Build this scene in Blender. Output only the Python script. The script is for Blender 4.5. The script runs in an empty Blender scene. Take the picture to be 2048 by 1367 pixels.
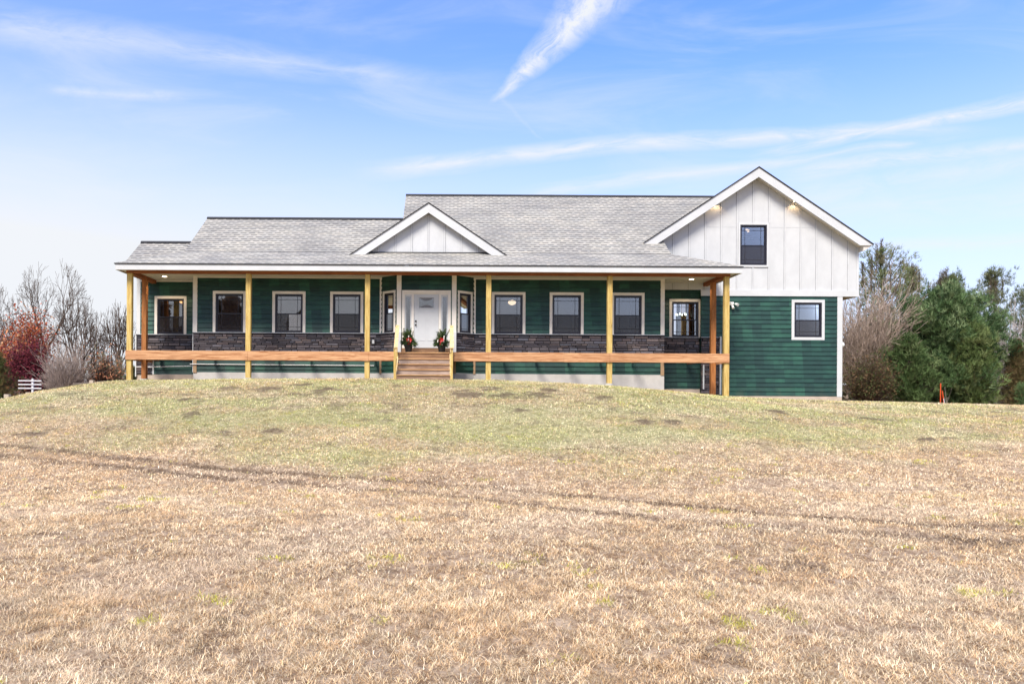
import bpy, math, random
import numpy as np
from mathutils import Vector, Matrix
R = math.radians
scn = bpy.context.scene
col = scn.collection
# ------------------------------------------------------------------ camera
EYE = 1.55                      # eye height (m); z below is world z
F, PX, PY, TH = 1560.0, 880.0, 798.0, 0.0058
cam_d = bpy.data.cameras.new('camera'); cam = bpy.data.objects.new('camera', cam_d); col.objects.link(cam)
cam_d.sensor_width = 36; cam_d.lens = 36*F/2048
cam_d.shift_x = (1024-PX)/2048; cam_d.shift_y = (PY-683.5)/2048
cam_d.clip_start = .05; cam_d.clip_end = 5000
cam.matrix_world = Matrix.Translation((0, 0, EYE)) @ Matrix.Rotation(R(90), 4, 'X') @ Matrix.Rotation(TH, 4, 'Z')
scn.camera = cam
# ------------------------------------------------------------------ light
SUN_EL, SUN_AZ = 50, 205        # azimuth clockwise from +Y: behind the camera, to the left
scn.view_settings.view_transform = 'Standard'; scn.view_settings.look = 'None'
scn.view_settings.gamma = 1; scn.view_settings.exposure = 0.95
scn.cycles.max_bounces = 6; scn.cycles.diffuse_bounces = 3; scn.cycles.glossy_bounces = 3
scn.cycles.transparent_max_bounces = 12; scn.cycles.transmission_bounces = 3
scn.cycles.caustics_reflective = False; scn.cycles.caustics_refractive = False

class NT:
    """small helper for node trees"""
    def __init__(s, nt): s.nt = nt; s.n = nt.nodes; s.l = nt.links
    def node(s, t, **k):
        n = s.n.new(t)
        for a, b in k.items(): setattr(n, a, b)
        return n
    def put(s, sock, v):
        if v is None: return
        if isinstance(v, bpy.types.NodeSocket): s.l.new(v, sock)
        else:
            if isinstance(v, (tuple, list)) and len(v) == 3 and sock.type == 'RGBA': v = (*v, 1)
            sock.default_value = v
    def m(s, op, a, b=None, c=None, clamp=False):
        n = s.node('ShaderNodeMath', operation=op, use_clamp=clamp)
        s.put(n.inputs[0], a); s.put(n.inputs[1], b); s.put(n.inputs[2], c); return n.outputs[0]
    def mix(s, f, a, b, mode='MIX'):
        n = s.node('ShaderNodeMix', data_type='RGBA', blend_type=mode)
        s.put(n.inputs[0], f); s.put(n.inputs[6], a); s.put(n.inputs[7], b); return n.outputs[2]
    def noise(s, vec, scale, detail=4, rough=.55, dist=0.):
        n = s.node('ShaderNodeTexNoise'); s.put(n.inputs['Vector'], vec)
        n.inputs['Scale'].default_value = scale; n.inputs['Detail'].default_value = detail
        n.inputs['Roughness'].default_value = rough; n.inputs['Distortion'].default_value = dist
        return n.outputs['Fac']
    def map(s, vec, scale=(1, 1, 1), loc=(0, 0, 0), rot=(0, 0, 0)):
        n = s.node('ShaderNodeMapping'); s.put(n.inputs['Vector'], vec)
        n.inputs['Scale'].default_value = scale; n.inputs['Location'].default_value = loc; n.inputs['Rotation'].default_value = rot
        return n.outputs[0]
    def ramp(s, f, stops):
        n = s.node('ShaderNodeValToRGB'); s.put(n.inputs[0], f)
        el = n.color_ramp.elements
        while len(el) < len(stops): el.new(.5)
        for e, (p, c) in zip(el, stops):
            e.position = p; e.color = (*c, 1) if isinstance(c, (tuple, list)) else (c, c, c, 1)
        return n.outputs[0]
    def rng(s, v, a, b, c=0., d=1., smooth=True):
        n = s.node('ShaderNodeMapRange'); n.interpolation_type = 'SMOOTHSTEP' if smooth else 'LINEAR'
        s.put(n.inputs[0], v); n.inputs[1].default_value = a; n.inputs[2].default_value = b
        n.inputs[3].default_value = c; n.inputs[4].default_value = d; return n.outputs[0]
    def comb(s, x, y, z):
        n = s.node('ShaderNodeCombineXYZ'); s.put(n.inputs[0], x); s.put(n.inputs[1], y); s.put(n.inputs[2], z); return n.outputs[0]

world = bpy.data.worlds.new('World'); scn.world = world; world.use_nodes = True
W = NT(world.node_tree); W.n.clear()
sky = W.node('ShaderNodeTexSky', sky_type='NISHITA', sun_disc=False)
sky.sun_elevation = R(SUN_EL); sky.sun_rotation = R(SUN_AZ); sky.air_density = 1.0; sky.dust_density = .15; sky.ozone_density = 2.2
tc = W.node('ShaderNodeTexCoord'); sp = W.node('ShaderNodeSeparateXYZ'); W.l.new(tc.outputs['Generated'], sp.inputs[0])
dx, dy, dz = sp.outputs
# directions in the sky: ratio x/|y| and z/|y|, in the units the cirrus was measured in (thousandths of the distance)
ay = W.m('MAXIMUM', W.m('ABSOLUTE', dy), .12)
a = W.m('DIVIDE', dx, ay); e = W.m('DIVIDE', dz, ay)
def P(u, v):                      # photo pixel -> (a, e) of its direction
    du, dv = u-PX, v-PY
    return ((du+dv*TH)/F, -(-du*TH+dv)/F)
vec = W.comb(a, e, 0)
def seg_dist(a0, e0, a1, e1, av, ev):
    """distance from direction to a segment, and position along it"""
    ddx, ddy = a1-a0, e1-e0; L = math.hypot(ddx, ddy)
    t = W.m('DIVIDE', W.m('ADD', W.m('MULTIPLY', W.m('SUBTRACT', av, a0), ddx), W.m('MULTIPLY', W.m('SUBTRACT', ev, e0), ddy)), L*L)
    d = W.m('DIVIDE', W.m('SUBTRACT', W.m('MULTIPLY', W.m('SUBTRACT', av, a0), ddy), W.m('MULTIPLY', W.m('SUBTRACT', ev, e0), ddx)), L)
    return t, d
wob = W.m('SUBTRACT', W.noise(W.map(vec, (1, 1, 1)), 5, 5), .5)
wob2 = W.m('SUBTRACT', W.noise(W.map(vec, (1, 1, 1), loc=(4, 7, 0)), 24, 5, .65), .5)
ah = W.m('ADD', a, W.m('ADD', W.m('MULTIPLY', wob, .035), W.m('MULTIPLY', wob2, .018)))
eh = W.m('ADD', e, W.m('MULTIPLY', wob, .02))
def streak(u0, v0, u1, v1, w0, w1, amp, sc=(6, 60), seed=0., bow=0., soft=.15):
    p0, p1 = P(u0, v0), P(u1, v1)
    t, d = seg_dist(*p0, *p1, ah, eh)
    if bow:
        d = W.m('ADD', d, W.m('MULTIPLY', W.m('MULTIPLY', t, W.m('SUBTRACT', 1, t)), bow/F))
    w = W.m('ADD', w0/F, W.m('MULTIPLY', t, (w1-w0)/F))
    w = W.m('MAXIMUM', w, 2/F)
    body = W.m('SUBTRACT', 1, W.m('DIVIDE', W.m('ABSOLUTE', d), w), clamp=True)
    ends = W.m('MULTIPLY', W.rng(t, -.02, soft), W.rng(t, 1.25, .9))
    fib = W.noise(W.comb(W.m('MULTIPLY', t, sc[0]), W.m('MULTIPLY', d, sc[1]), seed), 1.0, 7, .68, .6)
    return W.m('MULTIPLY', W.m('MULTIPLY', W.m('MULTIPLY', body, ends), W.rng(fib, .2, .68)), amp)
ms = [streak(978, 208, 1235, -60, 7, 84, 1.2, (6, 30), 1., bow=-30, soft=.10),
      streak(1300, 300, 1010, -20, 3, 3, 0.0),
      streak(690, 352, 1780, 262, 26, 20, .95, (6, 50), 3., bow=60), streak(985, 190, 1075, 275, 9, 4, .16, (3, 60), 21.),
      streak(1500, 310, 2150, 182, 12, 26, 1.05, (5, 55), 5., bow=-10),
      streak(1000, 398, 1800, 290, 24, 12, .75, (5, 60), 7.),
      streak(1560, 345, 2200, 275, 26, 22, .75, (6, 55), 19.), streak(1560, 400, 2200, 300, 60, 40, .5, (5, 40), 9.),
      streak(-80, 40, 760, 150, 60, 34, .55, (4, 30), 11.),
      streak(100, 175, 330, 195, 12, 14, .5, (4, 60), 12.),
      streak(1700, 490, 2200, 480, 16, 26, .6, (5, 60), 13.),
      streak(1500, 430, 2200, 380, 50, 60, .4, (4, 40), 14.)]
clouds = ms[0]
for q in ms[2:]: clouds = W.m('MAXIMUM', clouds, q)
veil = W.noise(W.map(vec, (1.2, 5, 1), loc=(3.3, 1.1, 0), rot=(0, 0, R(6))), 2.2, 6, .6, .8)
veil = W.m('MULTIPLY', W.rng(veil, .42, .8), .32)
# more veil to the left and towards the horizon
eh_ = W.m('DIVIDE', dz, W.m('SQRT', W.m('ADD', W.m('MULTIPLY', dx, dx), W.m('MULTIPLY', dy, dy))))
low = W.rng(eh_, .47, .05); left = W.rng(a, .55, -.6)
hz = W.m('ADD', W.m('MULTIPLY', low, .82), W.m('MULTIPLY', W.m('MULTIPLY', left, low), .38))
hz = W.m('ADD', hz, W.m('MULTIPLY', left, .12))
mask = W.m('SUBTRACT', 1, W.m('MULTIPLY', W.m('SUBTRACT', 1, W.m('MINIMUM', clouds, 1)), W.m('MULTIPLY', W.m('SUBTRACT', 1, hz, clamp=True), W.m('SUBTRACT', 1, veil))), clamp=True)
SKY_STR = .13
mask = W.m('MAXIMUM', mask, W.rng(dy, .05, -.25, 0, .6))     # white veil added out of view behind the viewpoint, for neutral fill light
tint = W.mix(1., sky.outputs[0], (.50, .665, 1.08), 'MULTIPLY')
tint = W.mix(1., tint, (1.25, 1.25, 1.25), 'MULTIPLY')
cloudc = (.46/SKY_STR, .475/SKY_STR, .50/SKY_STR)
skyc = W.mix(mask, tint, cloudc)
bg = W.node('ShaderNodeBackground'); W.l.new(skyc, bg.inputs[0]); bg.inputs[1].default_value = SKY_STR
wo = W.node('ShaderNodeOutputWorld'); W.l.new(bg.outputs[0], wo.inputs[0])

sd = bpy.data.lights.new('sun', 'SUN'); sd.energy = 3.3; sd.angle = R(22); sd.color = (1, .93, .83)
sun = bpy.data.objects.new('sun', sd); col.objects.link(sun)
sdir = Vector((math.sin(R(SUN_AZ))*math.cos(R(SUN_EL)), math.cos(R(SUN_AZ))*math.cos(R(SUN_EL)), math.sin(R(SUN_EL))))
sun.rotation_euler = (-sdir).to_track_quat('-Z', 'Y').to_euler(); sun.location = (-10, -10, 30)

# ------------------------------------------------------------------ helpers
def at(u, v, D):
    """photo pixel at depth D -> (x, z) in metres"""
    du, dv = u-PX, v-PY
    return ((du+dv*TH)*D/F, EYE-(-du*TH+dv)*D/F)
def ax(u, D, v=640): return at(u, v, D)[0]
def az(v, D, u=850): return at(u, v, D)[1]

def tag(o, label=None, cat=None, group=None, kind=None):
    if label: o['label'] = label
    if cat: o['category'] = cat
    if group: o['group'] = group
    if kind: o['kind'] = kind
    return o
def empty(name, loc):
    o = bpy.data.objects.new(name, None); col.objects.link(o); o.location = loc; o.empty_display_size = .3
    return o
def link(name, me, mat, parent=None):
    o = bpy.data.objects.new(name, me); col.objects.link(o)
    if mat: me.materials.append(mat)
    if parent:
        o.parent = parent
        if parent.type == 'EMPTY': o.matrix_parent_inverse = Matrix.Translation(-parent.location)
    return o
class MB:
    def __init__(s, T=None): s.v = []; s.f = []; s.c = []; s.T = T; s.cc = None
    def add(s, pts, faces):
        b = len(s.v)
        if s.T: pts = [s.T(*p) for p in pts]
        s.v += [tuple(p) for p in pts]; s.f += [tuple(b+i for i in f) for f in faces]
        s.c += [s.cc]*len(pts)
    def box(s, x0, x1, y0, y1, z0, z1):
        s.add([(x0, y0, z0), (x1, y0, z0), (x1, y1, z0), (x0, y1, z0), (x0, y0, z1), (x1, y0, z1), (x1, y1, z1), (x0, y1, z1)],
              [(0, 3, 2, 1), (4, 5, 6, 7), (0, 1, 5, 4), (1, 2, 6, 5), (2, 3, 7, 6), (3, 0, 4, 7)])
    def prism(s, poly, d):
        """poly: list of 3-d points, d: extrusion vector"""
        n = len(poly); q = [tuple(p[i]+d[i] for i in range(3)) for p in poly]
        s.add(list(poly)+q, [tuple(range(n)), tuple(reversed(range(n, 2*n)))]+[(i, i+n, (i+1) % n+n, (i+1) % n) for i in range(n)])
    def tube(s, p0, p1, r0, r1, n=6, cap=True):
        p0, p1 = Vector(p0), Vector(p1); d = (p1-p0)
        if d.length < 1e-6: return
        d.normalize(); u = d.orthogonal().normalized(); w = d.cross(u)
        pts = []
        for p, r in ((p0, r0), (p1, r1)):
            for i in range(n):
                t = 2*math.pi*i/n; pts.append(tuple(p+(u*math.cos(t)+w*math.sin(t))*r))
        fs = [(i, (i+1) % n, (i+1) % n+n, i+n) for i in range(n)]
        if cap: fs += [tuple(reversed(range(n))), tuple(range(n, 2*n))]
        s.add(pts, fs)
    def lathe(s, c, prof, n=20):
        """prof: (r, z) list"""
        pts = []
        for r, z in prof:
            for i in range(n):
                t = 2*math.pi*i/n; pts.append((c[0]+r*math.cos(t), c[1]+r*math.sin(t), c[2]+z))
        fs = []
        for k in range(len(prof)-1):
            for i in range(n): fs.append((k*n+i, k*n+(i+1) % n, (k+1)*n+(i+1) % n, (k+1)*n+i))
        fs.append(tuple(reversed(range(n)))); fs.append(tuple((len(prof)-1)*n+i for i in range(n)))
        s.add(pts, fs)
    def build(s, name, mat, parent=None, smooth=False, bevel=0):
        me = bpy.data.meshes.new(name); me.from_pydata(s.v, [], s.f)
        if any(c is not None for c in s.c):
            ca = me.color_attributes.new('col', 'FLOAT_COLOR', 'POINT')
            ca.data.foreach_set('color', np.array([(*(c or (.5, .5, .5)), 1) for c in s.c], 'f').ravel())
        me.validate(); me.update()
        o = link(name, me, mat, parent)
        if smooth: me.polygons.foreach_set('use_smooth', [True]*len(me.polygons))
        if bevel:
            m = o.modifiers.new('b', 'BEVEL'); m.width = bevel; m.segments = 1; m.limit_method = 'ANGLE'
        return o
def np_mesh(name, V, tris, mat, parent=None, colr=None, nper=3):
    me = bpy.data.meshes.new(name)
    V = np.asarray(V, 'f'); tris = np.asarray(tris, 'i')
    me.vertices.add(len(V)); me.vertices.foreach_set('co', V.ravel())
    nl = tris.size; me.loops.add(nl); me.loops.foreach_set('vertex_index', tris.ravel())
    nf = len(tris); me.polygons.add(nf)
    me.polygons.foreach_set('loop_start', np.arange(0, nl, nper, dtype='i'))
    me.polygons.foreach_set('loop_total', np.full(nf, nper, 'i'))
    me.update(calc_edges=True)
    if colr is not None:
        ca = me.color_attributes.new('col', 'FLOAT_COLOR', 'POINT')
        ca.data.foreach_set('color', np.concatenate([colr, np.ones((len(colr), 1))], 1).astype('f').ravel())
    return link(name, me, mat, parent)

# value noise in numpy
_rs = np.random.RandomState(7); _tab = _rs.rand(256, 256)
def vnoise(x, y):
    xi = np.floor(x).astype(int); yi = np.floor(y).astype(int); fx = x-xi; fy = y-yi
    fx = fx*fx*(3-2*fx); fy = fy*fy*(3-2*fy)
    g = lambda i, j: _tab[i % 256, j % 256]
    return (g(xi, yi)*(1-fx)+g(xi+1, yi)*fx)*(1-fy)+(g(xi, yi+1)*(1-fx)+g(xi+1, yi+1)*fx)*fy
def fbm(x, y, o=4):
    s = 0; a_ = .5; t = 0
    for k in range(o): s = s+a_*vnoise(x*2**k+17*k, y*2**k+31*k); t += a_; a_ *= .55
    return s/t
def sstep(a_, b_, x): t = np.clip((x-a_)/(b_-a_), 0, 1); return t*t*(3-2*t)

# ------------------------------------------------------------------ materials
def newmat(name):
    m = bpy.data.materials.new(name); m.use_nodes = True; t = NT(m.node_tree)
    b = m.node_tree.nodes['Principled BSDF']; t.b = b
    t.obj = t.node('ShaderNodeTexCoord').outputs['Object']; return m, t
def finish(t, c, rough=.7, spec=.3, bump=None, bs=.3, bd=.01):
    t.put(t.b.inputs['Base Color'], c); t.put(t.b.inputs['Roughness'], rough); t.b.inputs['Specular IOR Level'].default_value = spec
    if bump is not None:
        n = t.node('ShaderNodeBump'); n.inputs['Strength'].default_value = bs; n.inputs['Distance'].default_value = bd
        t.put(n.inputs['Height'], bump); t.l.new(n.outputs[0], t.b.inputs['Normal'])
def paint(name, c, var=.12, rough=.6, scale=3., spec=.3, stretch=(1, 1, 1), fine=.05):
    m, t = newmat(name)
    n = t.noise(t.map(t.obj, stretch), scale, 6, .6); n2 = t.noise(t.obj, 40, 4, .7)
    c2 = tuple(x*(1-var) for x in c); c3 = tuple(min(1, x*(1+var)) for x in c)
    cc = t.mix(t.rng(n, .3, .7), c2, c3)
    cc = t.mix(fine*2, cc, t.mix(n2, tuple(x*.6 for x in c), tuple(min(1, x*1.3) for x in c)))
    finish(t, cc, rough, spec, n2, .15, .004); return m
def wood(name, ca_, cb, axis='x', rough=.75, gs=1.):
    m, t = newmat(name)
    s = {'x': (1.2, 18, 26), 'z': (18, 18, 1.2), 'y': (18, 1.2, 26)}[axis]
    s = tuple(q*gs for q in s)
    n = t.noise(t.map(t.obj, s), 1.0, 5, .62, 1.6); big = t.noise(t.obj, .9, 3)
    kn = t.noise(t.map(t.obj, tuple(min(q, 6) for q in s)), 1.3, 2, .5, .5)
    c = t.mix(t.rng(n, .38, .60), cb, ca_)
    c = t.mix(t.m('MULTIPLY', t.rng(big, .45, .75), .35), c, tuple(x*.7 for x in cb))
    c = t.mix(t.m('MULTIPLY', t.rng(kn, .68, .78), .6), c, tuple(x*.45 for x in cb))
    finish(t, c, rough, .25, n, .3, .004); return m
def attrmat(name, rough=.8, spec=.2, var=.25, scale=6., transl=0., bump=False):
    m, t = newmat(name)
    at_ = t.node('ShaderNodeVertexColor'); at_.layer_name = 'col'
    n = t.noise(t.obj, scale, 5, .65)
    c = t.mix(1., at_.outputs[0], t.mix(n, (1-var,)*3, (1+var,)*3), 'MULTIPLY')
    finish(t, c, rough, spec, n if bump else None, .5, .01)
    if transl:
        tr = t.node('ShaderNodeBsdfTranslucent'); t.l.new(c, tr.inputs[0])
        mx = t.node('ShaderNodeMixShader'); mx.inputs[0].default_value = transl
        out = t.n['Material Output']; t.l.new(t.b.outputs[0], mx.inputs[1]); t.l.new(tr.outputs[0], mx.inputs[2]); t.l.new(mx.outputs[0], out.inputs[0])
    return m
def emis(name, c, s):
    m, t = newmat(name); t.put(t.b.inputs['Base Color'], c); t.put(t.b.inputs['Emission Color'], c); t.b.inputs['Emission Strength'].default_value = s; return m

def siding_mat():
    m, t = newmat('green_lap_siding')
    sx = t.node('ShaderNodeSeparateXYZ'); t.l.new(t.obj, sx.inputs[0])
    # every board takes the stain a little differently, in patches half a metre long
    row = t.m('FLOOR', t.m('DIVIDE', t.m('ADD', sx.outputs[2], .02), .176))
    colm = t.m('FLOOR', t.m('DIVIDE', t.m('ADD', sx.outputs[0], t.m('MULTIPLY', row, .013)), .38))
    w = t.node('ShaderNodeTexWhiteNoise', noise_dimensions='2D'); t.l.new(t.comb(colm, row, 0), w.inputs[0])
    w1 = t.node('ShaderNodeTexWhiteNoise', noise_dimensions='1D'); t.l.new(colm, w1.inputs[1])
    n = t.noise(t.map(t.obj, (1.3, 1, 2.2)), 1.6, 6, .65)
    f = t.m('ADD', t.m('MULTIPLY', w.outputs[0], .22), t.m('ADD', t.m('MULTIPLY', w1.outputs[0], .22), t.m('MULTIPLY', n, .65)))
    c = t.ramp(f, [(.26, (.010, .031, .029)), (.5, (.014, .049, .041)), (.76, (.026, .098, .066))])
    jt = t.m('FRACT', t.m('DIVIDE', t.m('ADD', sx.outputs[0], t.m('MULTIPLY', row, 1.37)), 3.66))
    c = t.mix(t.m('MULTIPLY', t.m('LESS_THAN', jt, .0028), .6), c, (.004, .015, .012))
    g = t.noise(t.map(t.obj, (2, 20, 60)), 1, 4, .6)
    dirt = t.m('MULTIPLY', t.rng(sx.outputs[2], EYE+.75, EYE+.15), t.rng(t.noise(t.obj, 3, 5, .7), .42, .7))
    c = t.mix(t.m('MULTIPLY', dirt, .35), c, (.10, .09, .06))
    finish(t, c, .5, .35, g, .25, .003); return m
M_SIDE = siding_mat()
M_WHITE = paint('white_trim', (.545, .555, .56), .05, .5, 2)
M_BATTEN = paint('white_board_panel', (.525, .535, .54), .06, .6, 2.4, stretch=(1, 1, .6), fine=.10)
M_WHITE_LIT = paint('white_trim_porch_lit', (.74, .69, .62), .06, .55, 3)  # white trim warmed and lightened, porch bounce light put into the colour
M_CEIL = paint('porch_ceiling_paint', (.62, .58, .52), .05, .7, 2)
M_BLACK = paint('black_window_vinyl', (.012, .011, .018), .1, .35, 4, .5)
M_POST = wood('treated_pine_post', (.57, .43, .16), (.43, .28, .08), 'z')
M_POST2 = wood('weathered_pine_post', (.42, .17, .055), (.27, .10, .03), 'z')
M_RIM = wood('cedar_rim_board', (.60, .34, .18), (.34, .15, .065), 'x', gs=.7)
M_BEAM = wood('brown_beam_wood', (.34, .12, .045), (.2, .065, .025), 'x')
M_STEP = wood('grey_brown_step_wood', (.36, .25, .18), (.18, .105, .07), 'x')
M_STEPG = wood('silvered_step_wood', (.42, .34, .29), (.24, .17, .13), 'x')
M_STEPB = wood('brown_step_wood', (.34, .20, .11), (.17, .09, .05), 'x')
M_NOSE = wood('tread_edge_wood', (.50, .31, .16), (.32, .17, .08), 'x')
M_RAIL = wood('pale_handrail_wood', (.66, .52, .30), (.5, .33, .14), 'y')
M_DECK = wood('deck_board_wood', (.22, .12, .07), (.12, .06, .03), 'x')
M_CONC = paint('foundation_concrete', (.50, .485, .46), .14, .9, 2.2, .2, fine=.2)
M_CONC2 = paint('tan_foundation', (.46, .38, .31), .2, .9, 3, .2, fine=.2)
M_STONE = attrmat('ledge_stone', .85, .25, .45, 14, bump=True)
M_CAP = paint('dark_stone_cap', (.035, .032, .036), .2, .8, 5)
M_EDGE = paint('dark_shingle_edge', (.035, .035, .038), .2, .9, 5)
M_PIPE = paint('white_pvc', (.6, .6, .6), .04, .4, 4)
M_INT = paint('interior_wall', (.16, .085, .055), .1, .8, 1)
M_POT = paint('black_plastic_pot', (.016, .015, .016), .1, .4, 6, .5)
M_METAL = paint('black_metal', (.02, .02, .02), .1, .35, 8, .5)
M_ORANGE = paint('orange_stake_paint', (.65, .085, .02), .1, .6, 4)
M_FENCE = paint('white_fence_paint', (.6, .6, .62), .06, .6, 4)
M_TIMBER = wood('old_landscape_timber', (.22, .18, .15), (.09, .07, .055), 'x')
M_LAMP = emis('warm_lamp', (1, .80, .52), 9); M_LAMPW = emis('pendant_glow', (1, .78, .5), 1.0); M_LAMPO = emis('orange_lamp', (1, .42, .07), 1.6)

def shingle(name, sinp, axis='X', light=1.):
    m, t = newmat(name)
    sx = t.node('ShaderNodeSeparateXYZ'); t.l.new(t.obj, sx.inputs[0])
    v = t.m('DIVIDE', sx.outputs[2], sinp)
    uv = t.comb(sx.outputs[0] if axis == 'X' else sx.outputs[1], v, 0)
    br = t.node('ShaderNodeTexBrick'); t.l.new(uv, br.inputs[0]); br.offset = .5; br.offset_frequency = 2
    br.inputs['Scale'].default_value = 1; br.inputs['Brick Width'].default_value = .36; br.inputs['Row Height'].default_value = .142
    br.inputs['Mortar Size'].default_value = .014; br.inputs['Mortar Smooth'].default_value = .2; br.inputs['Bias'].default_value = 0
    br.inputs['Color1'].default_value = (0, 0, 0, 1); br.inputs['Color2'].default_value = (1, 1, 1, 1); br.inputs['Mortar'].default_value = (.5, .5, .5, 1)
    tone = t.ramp(br.outputs[0], [(0, (.285, .275, .25)), (.3, (.345, .33, .295)), (.55, (.32, .315, .295)), (.8, (.39, .37, .335)), (1, (.37, .345, .30))])
    big = t.noise(t.map(t.obj, (1, 1, 1)), .7, 5, .6); gr = t.noise(t.obj, 60, 3, .7)
    # long faint weathering bands that climb slowly across the courses
    band = t.noise(t.map(uv, (.25, 3.2, 1), rot=(0, 0, R(-4))), 1.5, 5, .6, .4)
    tone = t.mix(1., tone, t.mix(t.rng(big, .3, .72), (.80, .80, .82), (1.1, 1.09, 1.06)), 'MULTIPLY')
    tone = t.mix(1., tone, t.mix(t.rng(band, .35, .66), (.82, .83, .85), (1.08, 1.07, 1.05)), 'MULTIPLY')
    tone = t.mix(1., tone, t.mix(gr, (.7,)*3, (1.3*light,)*3), 'MULTIPLY')
    # printed dark band along the lower edge of most tabs
    RH, TWD = .205, .34
    vv = t.m('ADD', v, t.m('MULTIPLY', t.m('SUBTRACT', t.noise(t.map(uv, (1.6, .4, 1)), 1.2, 2), .5), .06))
    row = t.m('FLOOR', t.m('DIVIDE', vv, RH)); fr = t.m('FRACT', t.m('DIVIDE', vv, RH))
    hx = sx.outputs[0] if axis == 'X' else sx.outputs[1]
    rw = t.node('ShaderNodeTexWhiteNoise', noise_dimensions='1D'); t.l.new(row, rw.inputs[1])
    ux = t.m('ADD', t.m('DIVIDE', hx, TWD), t.m('ADD', t.m('MULTIPLY', row, .5), t.m('MULTIPLY', rw.outputs[0], .22)))
    tab = t.m('FLOOR', ux); fx = t.m('FRACT', ux)
    wn = t.node('ShaderNodeTexWhiteNoise', noise_dimensions='2D'); t.l.new(t.comb(tab, row, 0), wn.inputs[0])
    dash = t.m('MULTIPLY', t.rng(fr, .42, .30), t.rng(t.m('ABSOLUTE', t.m('SUBTRACT', fx, .5)), .40, .30))
    lower = t.m('MULTIPLY', dash, t.m('ADD', .72, t.m('MULTIPLY', wn.outputs[0], .28)))
    thin = t.m('MULTIPLY', t.rng(fr, .16, .08), .45)
    c = t.mix(t.m('MULTIPLY', t.m('MAXIMUM', lower, thin), .93), tone, (.085, .085, .088))
    finish(t, c, .9, .15, t.m('SUBTRACT', fr, lower), .5, .01); return m
M_SH_MAIN = shingle('main_roof_shingles', math.sin(math.atan(.667)))
M_SH_PORCH = shingle('porch_roof_shingles', math.sin(math.atan(.4548)), light=1.08)
M_SH_WING = shingle('wing_roof_shingles', math.sin(math.atan(.667)), 'Y')

def glassmat():
    m, t = newmat('window_glass')
    tr = t.node('ShaderNodeBsdfTransparent'); tr.inputs[0].default_value = (.82, .80, .80, 1)
    gl = t.node('ShaderNodeBsdfGlossy'); gl.inputs['Roughness'].default_value = .015; gl.inputs[0].default_value = (.92, .95, 1, 1)
    fr = t.node('ShaderNodeFresnel'); fr.inputs[0].default_value = 2.25
    n = t.noise(t.obj, .9, 2); b = t.node('ShaderNodeBump'); b.inputs['Strength'].default_value = .12; b.inputs['Distance'].default_value = .02
    t.l.new(n, b.inputs['Height']); t.l.new(b.outputs[0], gl.inputs['Normal'])
    mx = t.node('ShaderNodeMixShader'); t.l.new(fr.outputs[0], mx.inputs[0]); t.l.new(tr.outputs[0], mx.inputs[1]); t.l.new(gl.outputs[0], mx.inputs[2])
    t.n.remove(t.b); t.l.new(mx.outputs[0], t.n['Material Output'].inputs[0]); return m
M_GLASS = glassmat()
def screenmat():
    m, t = newmat('insect_screen')
    tr = t.node('ShaderNodeBsdfTransparent'); df = t.node('ShaderNodeBsdfDiffuse'); df.inputs[0].default_value = (.045, .04, .043, 1)
    mx = t.node('ShaderNodeMixShader'); mx.inputs[0].default_value = .55; t.l.new(tr.outputs[0], mx.inputs[1]); t.l.new(df.outputs[0], mx.inputs[2])
    t.n.remove(t.b); t.l.new(mx.outputs[0], t.n['Material Output'].inputs[0]); return m
M_SCREEN = screenmat()

# ------------------------------------------------------------------ terrain
CX = np.array([-60, -30, -22, -18, -16, -14.6, -13.4, -12.4, -11.3, -6, -2, 2, 4, 6, 8.3, 10.3, 12, 15.6, 20, 28, 45, 80])
CZ = np.array([-1.2, -1.1, -1.0, -.85, -.42, -.14, .14, .42, .60, .675, .71, .68, .60, .50, .32, .13, .06, -.02, -.1, -.2, -.3, -.3])
def terrain(x, y, bumps=True):
    x = np.asarray(x, float); y = np.asarray(y, float)
    c = np.interp(x, CX, CZ)
    base = -1.52+.006*y+.05*np.sin(x*.23+.7)
    t = sstep(11.0, 28.5, y)
    z = base+(c-base)*t
    bgz = np.interp(x, [-60, -14, 12, 40, 90], [-.15, -.15, -.15, -.35, -.5])
    z = z+(bgz-z)*sstep(31, 42, y)
    z = z+(-.3-z)*sstep(70, 200, y)
    z = np.where(y < 0, z+(-1.6-z)*sstep(0, -60, y), z)
    if bumps:
        near = (1-sstep(40, 60, np.abs(y)))*(1-sstep(40, 60, np.abs(x)))
        hb = (fbm(x*.35+5, y*.35+9, 3)-.5)*.12*(1-sstep(24, 28, y))
        fb = (fbm(x*2.1, y*2.1, 3)-.5)*.05
        z = z+near*(hb+fb)
    return z+EYE
def ray_ground(u, v):
    D = np.linspace(2, 60, 1200); du, dv = u-PX, v-PY
    X = (du+dv*TH)*D/F; Z = EYE-(-du*TH+dv)*D/F
    g = terrain(X, D, False); k = np.argmax(Z < g)
    return X[k], D[k]
TR1 = [(-300, 872), (0, 894), (126, 904), (256, 918), (376, 930), (478, 938), (700, 953), (871, 964), (1007, 976), (1144, 986), (1281, 1001), (1400, 1011), (1558, 1025), (1716, 1037), (1875, 1048), (2048, 1058), (2300, 1075)]
TR2 = [(-300, 884), (51, 918), (137, 928), (239, 936), (359, 947), (513, 959), (700, 973), (820, 981), (939, 993), (1093, 1013), (1213, 1024), (1400, 1041), (1558, 1052), (1716, 1063), (1875, 1073), (2048, 1082), (2300, 1098)]
def polyw(tr):
    p = np.array([ray_ground(*q) for q in tr]); return p[np.argsort(p[:, 0])]
PT1, PT2 = polyw(TR1), polyw(TR2)
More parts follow.
